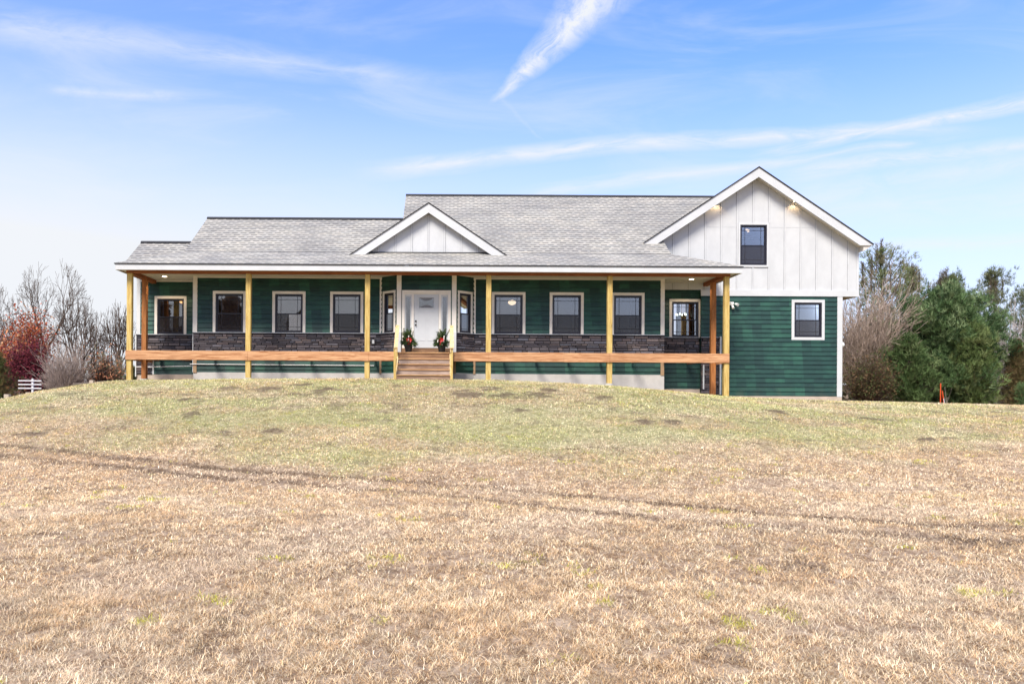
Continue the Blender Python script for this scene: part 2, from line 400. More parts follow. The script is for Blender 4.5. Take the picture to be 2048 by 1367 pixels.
MOLES = [ray_ground(u, v)+(a_, b_) for u, v, a_, b_ in ((540, 778, .55, .5), (600, 772, .35, .4), (650, 782, .5, .5), (455, 777, .3, .3), (300, 787, .4, .3), (380, 801, .35, .3), (450, 866, .22, .2), (545, 862, .3, .25), (935, 788, .55, .6), (985, 779, .5, .4), (1010, 792, .55, .5), (1075, 789, .5, .5), (1095, 780, .35, .4), (1290, 846, .3, .25), (1345, 845, .3, .25), (1560, 826, .4, .4), (1740, 836, .4, .35), (1855, 880, .3, .25), (1210, 797, .4, .35), (380, 832, .3, .25), (1045, 823, .35, .25), (60, 870, .4, .2))]
BND = polyw([(-300, 858), (0, 872), (300, 900), (700, 918), (1000, 930), (1300, 936), (1600, 925), (1900, 895), (2300, 880)])
def masks(x, y):
    """green, track, mulch, dark 0..1 per point"""
    wob_ = (fbm(x*.6, y*.6, 3)-.5)
    tm = 0
    for pt, s in ((PT1, 1.), (PT2, .8)):
        yy = np.interp(x, pt[:, 0], pt[:, 1])+wob_*.12
        w = .10+.07*fbm(x*1.3+9, y*.2, 2)
        br = .6+.5*sstep(.35, .55, fbm(x*.8+3*s, y*.1+s*9, 3))
        tm = np.maximum(tm, s*br*np.exp(-((y-yy)/w)**2))
    yb = np.interp(x, BND[:, 0], BND[:, 1])
    g = sstep(-1.8, 3.2, y-yb+wob_*4.5)
    g = g*(1-.6*sstep(12, 24, x+wob_*4))
    g = g*(.50+.55*sstep(.34, .62, fbm(x*.5+50, y*.8+20, 4)))
    g = np.clip(g, 0, 1)
    mul = sstep(36.6, 37.4, y+wob_*2)*sstep(15, 17, x)*(1-sstep(60, 70, y))
    mul = np.maximum(mul, sstep(32.5, 34, y)*(1-sstep(-13, -12, x))*(1-sstep(60, 75, y)))
    # bare brown soil in front of the walls under the porch
    soil = sstep(28.4, 28.7, y)*(1-sstep(31, 31.5, y))*sstep(-12, -11, x)*(1-sstep(10.2, 10.9, x))
    dk = .8*sstep(.65, .76, fbm(x*2.6+11, y*3.6+77, 3))*sstep(.3, .6, g+.2)*sstep(18, 21, y)*(1-sstep(28, 29, y))*sstep(.42, .56, fbm(x*.3+3, y*.5+1, 2))
    dk = np.maximum(dk, .5*sstep(.66, .76, fbm(x*2.2+111, y*2.4+7, 3)))
    for mx_, my_, a_, b_ in MOLES:
        q = ((x-mx_)/(a_*.72))**2+((y-my_)/(b_*1.1))**2+(fbm(x*5+2, y*5+7, 2)-.5)*4.0; dk = np.maximum(dk, 1-sstep(.5, 1.3, q))
    return g, np.clip(tm, 0, 1), np.maximum(mul, soil), dk, soil
def axis(fine0, fine1, step, far):
    a_ = list(np.arange(fine0, fine1+1e-6, step)); s = step
    hi = [a_[-1]]; lo = [a_[0]]
    while hi[-1] < far: s *= 1.22; hi.append(hi[-1]+s)
    s = step
    while lo[-1] > -far: s *= 1.22; lo.append(lo[-1]-s)
    return np.array(lo[:0:-1]+a_+hi[1:])
gx = axis(-22, 26, .16, 1500); gy = axis(1, 34, .14, 1500)
GX, GY = np.meshgrid(gx, gy); gz = terrain(GX, GY)
V = np.stack([GX, GY, gz], -1).reshape(-1, 3)
nx, ny = len(gx), len(gy)
ii = (np.arange(ny-1)[:, None]*nx+np.arange(nx-1)[None, :]).ravel()
quads = np.stack([ii, ii+1, ii+nx+1, ii+nx], 1)
g_, t_, m_, d_, s_ = masks(V[:, 0], V[:, 1])
V[:, 2] -= t_*.02
V[:, 2] += .035*d_*(V[:, 1] > 17)*(V[:, 1] < 28)
def ground_mat():
    m, t = newmat('frosty_winter_lawn')
    va = t.node('ShaderNodeVertexColor'); va.layer_name = 'col'
    s = t.node('ShaderNodeSeparateColor'); t.l.new(va.outputs[0], s.inputs[0]); g, tr, mu = s.outputs[:3]; dk = va.outputs[1]
    n1 = t.noise(t.obj, 1.1, 6, .65); n2 = t.noise(t.map(t.obj, (1, .7, 1)), 9, 6, .7, .6); n3 = t.noise(t.obj, 45, 4, .7, .5)
    straw = t.mix(t.rng(n1, .3, .7), (.28, .185, .11), (.40, .29, .19))
    straw = t.mix(t.rng(n2, .38, .62), t.mix(.55, straw, (.17, .10, .055)), t.mix(.5, straw, (.62, .49, .36)))
    grn = t.mix(t.rng(n2, .35, .65), (.22, .22, .09), (.42, .40, .21))
    c = t.mix(t.m('MULTIPLY', g, .8), straw, grn)
    c = t.mix(t.m('MULTIPLY', t.rng(n3, .52, .70), .55), c, (.14, .09, .055))
    c = t.mix(t.m('MULTIPLY', tr, .85), c, (.13, .085, .05))
    c = t.mix(t.m('MULTIPLY', dk, .75), c, (.11, .075, .05))
    c = t.mix(mu, c, t.mix(n2, (.07, .035, .022), (.22, .125, .08)))
    finish(t, c, .95, .1, t.m('ADD', n2, t.m('MULTIPLY', n3, .5)), .9, .05); return m
gm = np_mesh('ground', V, quads, ground_mat(), nper=4)
ca = gm.data.color_attributes.new('col', 'FLOAT_COLOR', 'POINT')
ca.data.foreach_set('color', np.stack([g_, t_, m_, d_], 1).astype('f').ravel())
gm.data.polygons.foreach_set('use_smooth', np.ones(len(quads), bool))
tag(gm, kind='structure')

# ------------------------------------------------------------------ grass
def blades(n_pts, X, Y, rs, lenr, widr, lean, colf, segs=2):
    n = len(X); Z = terrain(X, Y)
    az_ = rs.rand(n)*2*np.pi; flat = fbm(X*2.3+40, Y*2.3, 3)
    ln = (lenr[0]+(lenr[1]-lenr[0])*rs.rand(n)**1.5)*(.55+.95*flat)
    le = R(lean[0])+(R(lean[1])-R(lean[0]))*rs.rand(n)**.7; ln = ln*np.where(rs.rand(n) < .05, 1.9, 1)
    az_ = az_+(fbm(X*.9+3, Y*.9+8, 2)*2*np.pi)*.5
    hd = np.stack([np.cos(az_), np.sin(az_)], 1)
    side = np.stack([-hd[:, 1], hd[:, 0]], 1); w = widr*(.6+.8*rs.rand(n))
    P0 = np.stack([X, Y, Z-.012+.035*rs.rand(n)**2], 1)
    h1 = ln*.5; d1 = le*.80; d2 = le*1.18
    P1 = P0.copy(); P1[:, :2] += hd*(h1*np.sin(d1))[:, None]; P1[:, 2] += h1*np.cos(d1)+.012
    P2 = P1.copy(); P2[:, :2] += hd*(h1*np.sin(d2))[:, None]; P2[:, 2] += h1*np.cos(d2)
    S = np.concatenate([side*w[:, None], np.zeros((n, 1))], 1)
    Vv = np.stack([P0-S, P0+S, P1-S*.8, P1+S*.8, P2], 1).reshape(-1, 3)
    b = np.arange(n)*5
    T = np.concatenate([np.stack([b, b+1, b+3], 1), np.stack([b, b+3, b+2], 1), np.stack([b+2, b+3, b+4], 1)])
    C = np.repeat(colf, 5, 0)
    return Vv, T, C
def grass_layer(rs, d0, d1, dens, lenr, widr):
    # spread over the whole wedge of lawn (with a wide margin), density per square metre
    area = .5*(d1**2-d0**2)*1.9; n = int(area*dens)
    Y = np.sqrt(d0**2+(d1**2-d0**2)*rs.rand(n)); X = (rs.rand(n)*1.9-.86)*Y
    g, tr, mu, dk, so = masks(X, Y)
    clump = fbm(X*3.1+70, Y*3.1+5, 3); fine = vnoise(X*11+3, Y*11+8)*.6+vnoise(X*23+1, Y*23)*.4
    keep = rs.rand(n) < np.clip((1-mu)*(.45+1.0*sstep(.3, .6, clump))*(.24+1.0*sstep(.28, .58, fine)), 0, 1)
    keep &= ~((Y > 28.3) & (X > -12) & (X < 16))
    keep &= ~((rs.rand(n) < .5*tr))
    X, Y, g, clump, fine, dk, tr = X[keep], Y[keep], g[keep], clump[keep], fine[keep], dk[keep], tr[keep]; n = len(X)
    straw = np.array([(.72, .56, .35), (.80, .67, .46), (.66, .46, .26), (.42, .26, .13), (.88, .78, .60), (.60, .51, .36), (.24, .16, .085)])
    pw = np.array([.25, .23, .18, .12, .11, .08, .10]); pw /= pw.sum()
    grn = np.array([(.38, .42, .15), (.56, .56, .26), (.66, .62, .37), (.72, .61, .36), (.24, .28, .10), (.60, .63, .40)])
    pg = np.array([.27, .22, .13, .14, .16, .08])
    c1 = straw[rs.choice(len(straw), n, p=pw)]; c2 = grn[rs.choice(len(grn), n, p=pg)]
    c = np.where((rs.rand(n) < g*.86)[:, None], c2, c1)
    pat = fbm(X*.55+31, Y*.55+12, 3); red = fbm(X*1.4+91, Y*1.4+52, 3)
    c = c*(.82+.36*pat)[:, None]
    rm = (sstep(.55, .70, red)*.35)[:, None]; c = c*(1-rm)+rm*np.array([(.54, .35, .18)])
    frost = (sstep(.50, .70, fbm(X*.8+5, Y*.8+66, 3))*.3)[:, None]; c = c*(1-frost)+frost*np.array([(.78, .70, .58)])
    yl = (fbm(X*2.6+21, Y*2.6+2, 2) > .80) & (rs.rand(n) < .5); c[yl] = (.50, .50, .06)
    c *= ((.62+.66*rs.rand(n))*(.56+.74*vnoise(X*15+5, Y*15+9)))[:, None]; soilc = np.array([(.13, .09, .06)])*(.6+.9*rs.rand(n))[:, None]; hit = (rs.rand(n) < dk*np.where(Y > 15, .66, .4))[:, None]; c *= (1.26+.20*sstep(8.5, 11, Y)-.06*sstep(15, 18, Y))[:, None]; c = c*np.array([(1.0, .975, .93)]); c = np.where(hit, soilc, c); hit = (rs.rand(n) < tr)[:, None]; c = np.where(hit, soilc*1.1, c)
    return blades(n, X, Y, rs, lenr, widr, (66, 95), c)
rs = np.random.RandomState(3)
Ls = [grass_layer(rs, 2.6, 6, 9500, (.028, .078), .0013), grass_layer(rs, 6, 12, 3600, (.03, .08), .0021),
      grass_layer(rs, 12, 20, 1700, (.035, .09), .0030), grass_layer(rs, 20, 30, 1000, (.04, .10), .0045)]
off = 0; Vs, Ts, Cs = [], [], []
for v_, t2, c_ in Ls: Vs.append(v_); Ts.append(t2+off); Cs.append(c_); off += len(v_)
gr = np_mesh('dry_grass', np.concatenate(Vs), np.concatenate(Ts), attrmat('grass_blades', .8, .15, .1, 3, transl=.25), colr=np.concatenate(Cs))
tag(gr, 'short matted straw coloured winter grass turning green on the mound', 'grass', kind='stuff')

# ------------------------------------------------------------------ house
DE, DF, DM, DB, DR, DW = 27.85, 28.2, 29.65, 29.05, 30.72, 30.6
H = empty('farmhouse', (0, DM, float(terrain(0, DM, False))))
tag(H, 'long green lap sided farmhouse with grey shingle roofs, stone skirt and unfinished front porch', 'house')
Z_DECK = az(703.5, 28.1); Z_CAP = az(669.5, DM); Z_CEIL = EYE+4.61
Z_SB = az(746.5, DM)                 # bottom of the siding on the main wall
XL, XR = -9.39, 8.51                 # main wall ends
XLL, XWR = -11.94, ax(1684, DW)      # far left corner, far right corner
XWL = ax(1402, DW); XBJ0, XBF0, XBF1, XBJ1 = ax(762.5, DM), ax(795.5, DB), ax(910.5, DB), ax(948, DM)
COURSE = .176
def front(D): return lambda s, n, z: (s, D-n, z)
def diag(p0, p1):
    p0, p1 = Vector((*p0, 0)), Vector((*p1, 0)); d = (p1-p0).normalized(); nn = Vector((d.y, -d.x, 0))
    return lambda s, n, z: tuple(p0+d*s+nn*n+Vector((0, 0, z)))
def siding(T, s0, s1, z0, z1, holes, parent, name='siding_wall'):
    for h in holes:
        if h[0] <= s0 and h[1] >= s1 and h[2] > z0 and h[3] < z1:
            rest = [q for q in holes if q is not h]
            siding(T, s0, s1, z0, h[2], rest, parent, name); siding(T, s0, s1, h[3], z1, rest, parent, name); return
    mb = MB(T); k = math.floor(z0/COURSE)
    while k*COURSE < z1:
        za, zb = max(z0, k*COURSE), min(z1, (k+1)*COURSE)
        cuts = sorted({za, zb, *[h for q in holes for h in (q[2], q[3]) if za < h < zb]})
        for a_, b_ in zip(cuts, cuts[1:]):
            mid = (a_+b_)/2; iv = [(s0, s1)]
            for h in holes:
                if h[2] < mid < h[3]:
                    nv = []
                    for p, q in iv:
                        if h[1] <= p or h[0] >= q: nv.append((p, q)); continue
                        if h[0] > p: nv.append((p, h[0]))
                        if h[1] < q: nv.append((h[1], q))
                    iv = nv
            o = lambda z: .004+.030*(1-(z-k*COURSE)/COURSE)
            for p, q in iv:
                mb.add([(p, o(a_), a_), (q, o(a_), a_), (q, o(b_), b_), (p, o(b_), b_)], [(0, 1, 2, 3)])
                if a_ == k*COURSE: mb.add([(p, -.002, a_), (q, -.002, a_), (q, o(a_), a_), (p, o(a_), a_)], [(0, 1, 2, 3)])
        k += 1
    return mb.build(name, M_SIDE, parent)
def trimbox(T, s0, s1, z0, z1, name, parent, mat=None, n0=-.01, n1=.035):
    mb = MB(T); mb.box(s0, s1, -0, 0, 0, 0) if False else mb.add([(s0, n0, z0), (s1, n0, z0), (s1, n1, z0), (s0, n1, z0), (s0, n0, z1), (s1, n0, z1), (s1, n1, z1), (s0, n1, z1)],
        [(0, 3, 2, 1), (4, 5, 6, 7), (0, 1, 5, 4), (1, 2, 6, 5), (2, 3, 7, 6), (3, 0, 4, 7)])
    return mb.build(name, mat or M_WHITE, parent)
def nbox(mb, s0, s1, n0, n1, z0, z1): mb.box(s0, s1, n0, n1, z0, z1)
HOLE = {}
def window(T, s0, s1, z0, z1, wall, parent, tw=.105, bottom=False, label=None, screen=True, twb=None):
    """s0..s1, z0..z1: outside of the white casing; returns the hole in the wall"""
    f0, f1, g1 = s0+tw, s1-tw, z1-tw; g0 = z0+(tw if bottom else 0)
    fr = MB(T); th = .052
    nbox(fr, f0, f0+th, -.09, .022, g0, g1); nbox(fr, f1-th, f1, -.09, .022, g0, g1)
    nbox(fr, f0+th, f1-th, -.09, .022, g1-th, g1); nbox(fr, f0+th, f1-th, -.09, .022, g0, g0+th*1.15)
    w = fr.build('window', M_BLACK, parent)
    if label: w['label'] = label
    tr = MB(T); nbox(tr, s0, f0-.001, -.01, .034, z0, z1); nbox(tr, f1+.001, s1, -.01, .034, z0, z1)
    nbox(tr, f0-.001, f1+.001, -.01, .037, g1+.001, z1)
    if bottom: nbox(tr, f0-.001, f1+.001, -.01, .037, z0, g0-.001)
    tr.build('casing', M_WHITE if bottom else M_WHITE_LIT, w)
    mid = g0+(g1-g0)*.485; a0, a1 = f0+th, f1-th
    sh = MB(T); st = .03
    nbox(sh, a0, a1, -.03, .008, mid-.02, mid+.02)
    nbox(sh, a0, a0+st, -.075, -.028, mid+.02, g1-th); nbox(sh, a1-st, a1, -.075, -.028, mid+.02, g1-th)
    nbox(sh, a0+st, a1-st, -.075, -.028, g1-th-st, g1-th)
    nbox(sh, a0, a0+st, -.04, -.002, g0+th, mid-.02); nbox(sh, a1-st, a1, -.04, -.002, g0+th, mid-.02)
    nbox(sh, a0+st, a1-st, -.04, -.002, g0+th*1.15, g0+th+st)
    sh.build('sash', M_BLACK, w)
    b0, b1 = a0+st, a1-st
    up = MB(T); nbox(up, b0, b1, -.056, -.050, mid+.02, g1-th-st); up.build('upper_pane', M_GLASS, w)
    lo = MB(T); nbox(lo, b0, b1, -.025, -.020, g0+th+st, mid-.02); lo.build('lower_pane', M_GLASS, w)
    mu = MB(T); mt = .008; ins = .145*(b1-b0)
    for q in (b0+ins, b1-ins):
        nbox(mu, q-mt, q+mt, -.050, -.044, mid+.02, g1-th-st); nbox(mu, q-mt, q+mt, -.0195, -.014, g0+th+st, mid-.02)
    nbox(mu, b0, b1, -.0515, -.0425, g1-th-st-ins-mt, g1-th-st-ins+mt); nbox(mu, b0, b1, -.0192, -.0125, g0+th+st+ins-mt, g0+th+st+ins+mt)
    mu.build('muntins', M_BLACK, w)
    if screen:
        sc = MB(T); sc.add([(b0, -.006, g0+th+st), (b1, -.006, g0+th+st), (b1, -.006, mid-.02), (b0, -.006, mid-.02)], [(0, 1, 2, 3)])
        sc.build('insect_screen', M_SCREEN, w)
    return (f0, f1, g0, g1)
rng = random.Random(5)
STC = [(.085, .072, .078), (.105, .09, .095), (.07, .062, .072), (.12, .095, .095), (.09, .09, .108), (.15, .12, .115), (.06, .053, .060), (.12, .11, .122)]
def stone(T, s0, s1, z0, z1, parent):
    mb = MB(T); z = z1; 
    while z > z0+.02:
        h = rng.choice((.075, .095, .115)); zz = max(z0, z-h); s = s0-rng.random()*.2
        while s < s1:
            L = rng.uniform(.16, .55); a_, b_ = max(s, s0), min(s+L, s1)
            if b_-a_ > .02:
                n_ = rng.uniform(.035, .075); c = rng.choice(STC); q = rng.uniform(.75, 1.35); mb.cc = tuple(x*q for x in c); g = .004; ch = .010
                mb.add([(a_+g, -.01, zz+g), (b_-g, -.01, zz+g), (b_-g, -.01, z-g), (a_+g, -.01, z-g),
                        (a_+g+ch, n_, zz+g+ch), (b_-g-ch, n_*rng.uniform(.8, 1.1), zz+g+ch), (b_-g-ch, n_*rng.uniform(.8, 1.1), z-g-ch), (a_+g+ch, n_, z-g-ch)],
                       [(4, 5, 6, 7), (0, 1, 5, 4), (1, 2, 6, 5), (2, 3, 7, 6), (3, 0, 4, 7)])
            s += L
        z = zz
    mb.cc = (.02, .02, .02); mb.add([(s0, .012, z0), (s1, .012, z0), (s1, .012, z1), (s0, .012, z1)], [(0, 1, 2, 3)])
    o = mb.build('stone_skirt', M_STONE, parent)
    cp = MB(T); nbox(cp, s0-.01, s1+.01, -.01, .095, z1, z1+.035); cp.build('stone_cap', M_CAP, parent)
    fl = MB(T); nbox(fl, s0, s1, -.01, .04, z1+.036, z1+.058); fl.build('flashing_strip', M_WHITE, parent)

# main wall windows
zt = az(584, DM)
TM = front(DM); mh = []
for a_, b_ in ((425.9, 492), (544.8, 611.3), (660.3, 726.9)):
    mh.append(window(TM, ax(a_, DM), ax(a_, DM)+1.26, Z_CAP+.06, zt, None, H))
for a_, b_ in ((983, 1050.6), (1099, 1167), (1222, 1288.4)):
    mh.append(window(TM, ax(a_, DM), ax(b_, DM), Z_CAP+.06, az(583, DM), None, H))
M_ROOM_TONE = paint('brown_room_tone', (.22, .14, .095), .12, .8, 3)  # added brown panels behind the panes, standing in for the lit rooms
for i, full in ((0, 1), (1, 0), (3, 0)):
    h = mh[i]; zm = h[2]+(h[3]-h[2])*.485; mb = MB(TM)
    nbox(mb, h[0]+.06, h[1]-.06, -.15, -.14, h[2]+.05 if full or i == 3 else zm, h[3]-.05 if i < 3 else zm)
    mb.build('room_tone_panel', M_ROOM_TONE, H)
siding(TM, XL, XBJ0, Z_SB, Z_CEIL, mh[:3]+[(XL-1, XBJ0+1, Z_DECK-.2, Z_CAP+.02)], H)
siding(TM, XBJ1, XR, Z_SB, Z_CEIL, mh[3:]+[(XBJ1-1, XR+1, Z_DECK-.2, Z_CAP+.02)], H)
stone(TM, XL, XBJ0, Z_DECK-.22, Z_CAP, H); stone(TM, XBJ1, XR, Z_DECK-.22, Z_CAP, H)
# bay
TD0 = diag((XBJ0, DM), (XBF0, DB)); TD1 = diag((XBF1, DB), (XBJ1, DM)); TB = front(DB)
LD0 = math.hypot(XBF0-XBJ0, DM-DB); LD1 = math.hypot(XBJ1-XBF1, DM-DB)
for TT, L in ((TD0, LD0), (TD1, LD1)):
    h = window(TT, .10, L-.10, Z_CAP+.06, zt, None, H, tw=.09, screen=True)
    siding(TT, 0, L, Z_SB, Z_CEIL, [h, (-1, 9, Z_DECK-.2, Z_CAP+.02)], H)
    stone(TT, 0, L, Z_DECK-.22, Z_CAP, H)
dX0, dX1 = ax(804, DB), ax(901.5, DB); dzt = az(580.5, DB); zs = az(696, DB)
siding(TB, XBF0, XBF1, Z_SB, Z_CEIL, [(dX0+.05, dX1-.05, Z_DECK-.05, dzt-.05)], H)
for a_, b_ in ((XBF0+.10, dX0-.01), (dX1+.01, XBF1)): stone(TB, a_, b_, Z_DECK-.02, Z_CAP, H)
# corner boards
for T_, s, w_ in ((TM, XL, .15), (TM, XR-.15, .15), (TM, XBJ0-.06, .08), (TM, XBJ1-.02, .08), (TB, XBF0-.04, .17), (TB, XBF1-.13, .17)):
    trimbox(T_, s, s+w_, Z_CAP+.058, Z_CEIL, 'corner_board', H, M_WHITE_LIT)
    if T_ is TB: trimbox(T_, s, s+w_, Z_DECK, Z_CAP+.057, 'corner_board', H, n1=.11)
    trimbox(T_, s+(.01 if w_ > .1 else 0), s+w_-(.01 if w_ > .1 else 0), Z_SB-.02, Z_DECK-.22, 'corner_board', H, paint('tan_corner_board', (.33, .22, .13), .1) if 'tan_corner_board' not in bpy.data.materials else bpy.data.materials['tan_corner_board'], n1=.045)
trimbox(TM, XL-.02, XL+.0, Z_SB, Z_CEIL, 'corner_board', H, n0=-1.1, n1=.03)
# front door with side lights
fr = MB(TB)
nbox(fr, dX0, dX0+.10, -.02, .04, zs, dzt); nbox(fr, dX1-.10, dX1, -.02, .04, zs, dzt); nbox(fr, dX0+.10, dX1-.10, -.02, .043, dzt-.10, dzt)
s0d, s1d = ax(828, DB), ax(877.3, DB)
nbox(fr, s0d-.09, s0d-.005, -.08, .02, zs, dzt-.10); nbox(fr, s1d+.005, s1d+.09, -.08, .02, zs, dzt-.10)
nbox(fr, dX0+.10, s0d-.09, -.08, .005, dzt-.16, dzt-.10); nbox(fr, s1d+.09, dX1-.10, -.08, .005, dzt-.16, dzt-.10)
nbox(fr, s0d-.005, s1d+.005, -.08, .005, dzt-.135, dzt-.10)
dframe = fr.build('door_frame', M_WHITE_LIT, H)
M_FROST = paint('side_light_glass', (.50, .43, .43), .06, .12, 3, .6)
for q0, q1 in ((dX0+.10, s0d-.09), (s1d+.09, dX1-.10)):
    sl = MB(TB); nbox(sl, q0, q0+.05, -.07, -.01, zs, dzt-.16); nbox(sl, q1-.05, q1, -.07, -.01, zs, dzt-.16)
    nbox(sl, q0+.05, q1-.05, -.07, -.01, dzt-.24, dzt-.16); nbox(sl, q0+.05, q1-.05, -.07, -.01, zs, zs+.18)
    o = sl.build('side_light_frame', M_WHITE, dframe)
    pn = MB(TB); nbox(pn, q0+.05, q1-.05, -.05, -.042, zs+.18, dzt-.24); pn.build('side_light_pane', M_GLASS, dframe)
dr = MB(TB); dz0, dz1 = zs+.015, dzt-.137
l0, l1, lz0, lz1 = ax(837.5, DB), ax(867.5, DB), az(615.5, DB), az(595, DB)
def ring(mb, a0, a1, z0, z1, b0, b1, y0, y1, n0, n1):
    nbox(mb, a0, b0, n0, n1, z0, z1); nbox(mb, b1, a1, n0, n1, z0, z1); nbox(mb, b0, b1, n0, n1, z0, y0); nbox(mb, b0, b1, n0, n1, y1, z1)
ring(dr, s0d, s1d, dz0, dz1, l0, l1, lz0, lz1, -.06, -.015)
ring(dr, l0-.035, l1+.035, lz0-.035, lz1+.035, l0, l1, lz0, lz1, -.016, .0)
zmid = az(621.5, DB); zlow = az(681, DB); wd = (s1d-s0d)
for q0, q1 in ((s0d+.15*wd, s0d+.46*wd), (s0d+.54*wd, s0d+.85*wd)):
    ring(dr, q0, q1, zlow, zmid, q0+.022, q1-.022, zlow+.022, zmid-.022, -.016, -.006)
door = dr.build('front_door', M_WHITE, H)
pn = MB(TB); nbox(pn, l0, l1, -.04, -.033, lz0, lz1); pn.build('door_pane', M_GLASS, door)
# coming of the leaded light: two grey curved bands
ld = MB(TB); n_ = 12
for sg, zc, am in ((1, lz1, -.115), (-1, lz0, .115)):
    pts = []
    for i in range(n_+1):
        t = i/n_; pts.append((l0+(l1-l0)*t, -.031, zc+am*math.sin(math.pi*t)))
    pts += [(l1, -.031, zc), (l0, -.031, zc)] if False else []
    ld.prism(pts, (0, .004, 0))
ld.build('leaded_glass', paint('leaded_glass', (.16, .15, .15), .3, .2, 20, .5), door)
for v, nm in ((642, 'deadbolt'), (649.5, 'door_knob')):
    hw = MB(TB); z = az(v, DB); s = ax(831.5, DB)
    nbox(hw, s-.032, s+.032, -.016, -.004, z-.032, z+.032)
    p0 = Vector((s, -.004, z))
    hw.tube(p0, p0+Vector((0, .05, 0)), .022, .026, 10); hw.build(nm, M_METAL, door)
sil = MB(TB); nbox(sil, dX0-.03, dX1+.03, .0, .05, Z_DECK+.02, zs); sil.build('threshold', M_STEPB, H)
# recessed end walls
TR_ = front(DR)
zsr_l = az(748, DR, 330); zsr_r = az(777.5, DR, 1370)
hl = window(TR_, ax(309.5, DR), ax(373.3, DR), Z_CAP+.06, az(592, DR, 340), None, H, label='dark recessed window at the left end with a warm lamp inside')
hr = window(TR_, ax(1338.3, DR), ax(1402, DR), Z_CAP+.06, az(598, DR, 1370), None, H, screen=False, label='recessed window at the right end showing windows behind it')
siding(TR_, XLL, XL, zsr_l, Z_CEIL+.15, [hl, (-99, 99, Z_DECK-.2, Z_CAP+.02), (-99, ax(308, DR), -9, Z_CAP)], H)
siding(TR_, XR, XWL+.02, zsr_r, Z_CEIL+.15, [hr, (-99, 99, Z_DECK-.2, Z_CAP+.02)], H)
stone(TR_, XLL, XL, Z_DECK-.22, Z_CAP, H); stone(TR_, XLL, ax(306, DR), zsr_l, Z_DECK-.221, H)
stone(TR_, XR, XWL-.02, Z_DECK-.22, Z_CAP, H)
trimbox(TR_, ax(306, DR), ax(309, DR), zsr_l, Z_DECK-.2, 'corner_board', H)
trimbox(TR_, XLL-.02, XLL+.13, Z_CAP+.058, EYE+4.9, 'corner_board', H); trimbox(TR_, XLL-.04, XLL+.0, zsr_l-.1, Z_CAP+.06, 'corner_board', H, n0=-.2, n1=.09)
# side returns of the recesses, and end walls
M_BACK = M_SIDE
sd_ = MB(); sd_.box(XL, XL+.02, DM+.01, DR, Z_SB-.3, Z_CEIL); sd_.build('side_wall', M_SIDE, H); sd_ = MB(); sd_.box(XR-.02, XR, DM+.01, DR, zsr_r-.1, Z_CEIL); sd_.build('side_wall', M_SIDE, H); sd_ = MB()
sd_.box(XLL, XLL+.02, DR+.01, 33.2, zsr_l-.1, EYE+5.15)
sd_.build('side_wall', M_SIDE, H)
# wing
TW = front(DW); z_band0, z_band1 = az(592.3, DW, 1550), az(580.3, DW, 1550); zw0 = az(792, DW, 1600)
hw1 = window(TW, ax(1582.6, DW), ax(1648.6, DW), az(679.7, DW, 1615), az(599.2, DW, 1615), None, H, bottom=True, tw=.11, label='lower window in the green wing wall')
siding(TW, XWL, XWR, zw0, z_band0, [hw1, (XWL-1, ax(1438, DW), zw0, Z_CAP)], H)
stone(TW, XWL, ax(1438, DW), zw0+.05, Z_CAP, H)
trimbox(TW, ax(1438.5, DW), ax(1441.5, DW), zw0+.05, Z_CAP+.08, 'corner_board', H, n1=.10)
trimbox(TW, ax(1405, DW), ax(1407.5, DW), az(778, DW, 1400), Z_DECK-.3, 'corner_board', H, n1=.10)
trimbox(TW, XWR-.20, XWR, zw0-.02, z_band0, 'corner_board', H, n1=.04)
XGL, XGR = 8.15, ax(1717, DW, 560)
trimbox(TW, XWL-.02, XGR, z_band0, z_band1, 'frieze_board', H, n1=.05, n0=-.01)
sw = MB(); sw.box(XWR-.02, XWR-.001, DW+.01, 43, zw0-.1, z_band0); sw.build('side_wall', M_SIDE, H); sw = MB(); sw.box(XWL, XWL+.02, DW+.01, 32, zw0, z_band0+.3); sw.build('side_wall', M_SIDE, H)
sw = MB(); sw.box(XGR-.02, XGR, DW+.01, 43, z_band0+.01, EYE+6.0); sw.build('side_wall', M_BATTEN, H)
sf = MB(); sf.box(XWR, XGR-.02, DW, 43, z_band0, z_band0+.02); sf.build('overhang_soffit', paint('raw_soffit_board', (.28, .22, .14), .1), H)
# gable roof geometry of the wing
DG = 30.2
xa, za = at(1515, 335, DG); SL = .667; hwid = (ax(1746, DG, 487)-ax(1288, DG, 484))/2; xa = (ax(1746, DG, 487)+ax(1288, DG, 484))/2
zroof = lambda x: za-SL*abs(x-xa)
zwin0, zwin1 = az(534, DW, 1506), az(446, DW, 1506); xw0, xw1 = ax(1476, DW, 490), ax(1537, DW, 490)
M_BATTEN_SHADE = paint('batten_shade_grey', (.26, .27, .29), .2, .8, 4)  # dark grey strips draw the shadow lines along the batten edges
def shade_strips(xs_, a_, b_, top, z0, par, T, hole=None):
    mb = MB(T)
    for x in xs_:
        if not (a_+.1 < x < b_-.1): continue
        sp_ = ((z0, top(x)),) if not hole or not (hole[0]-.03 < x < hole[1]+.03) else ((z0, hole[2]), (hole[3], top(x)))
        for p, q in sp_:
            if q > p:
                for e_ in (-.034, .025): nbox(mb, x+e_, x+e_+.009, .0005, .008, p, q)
    mb.build('batten_edge_shade', M_BATTEN_SHADE, par)
f_ = window(TW, xw0, xw1, zwin0, zwin1, None, H, bottom=True, tw=.075, label='upper window high in the white gable')
gb = MB(TW)      # white gable wall around the window
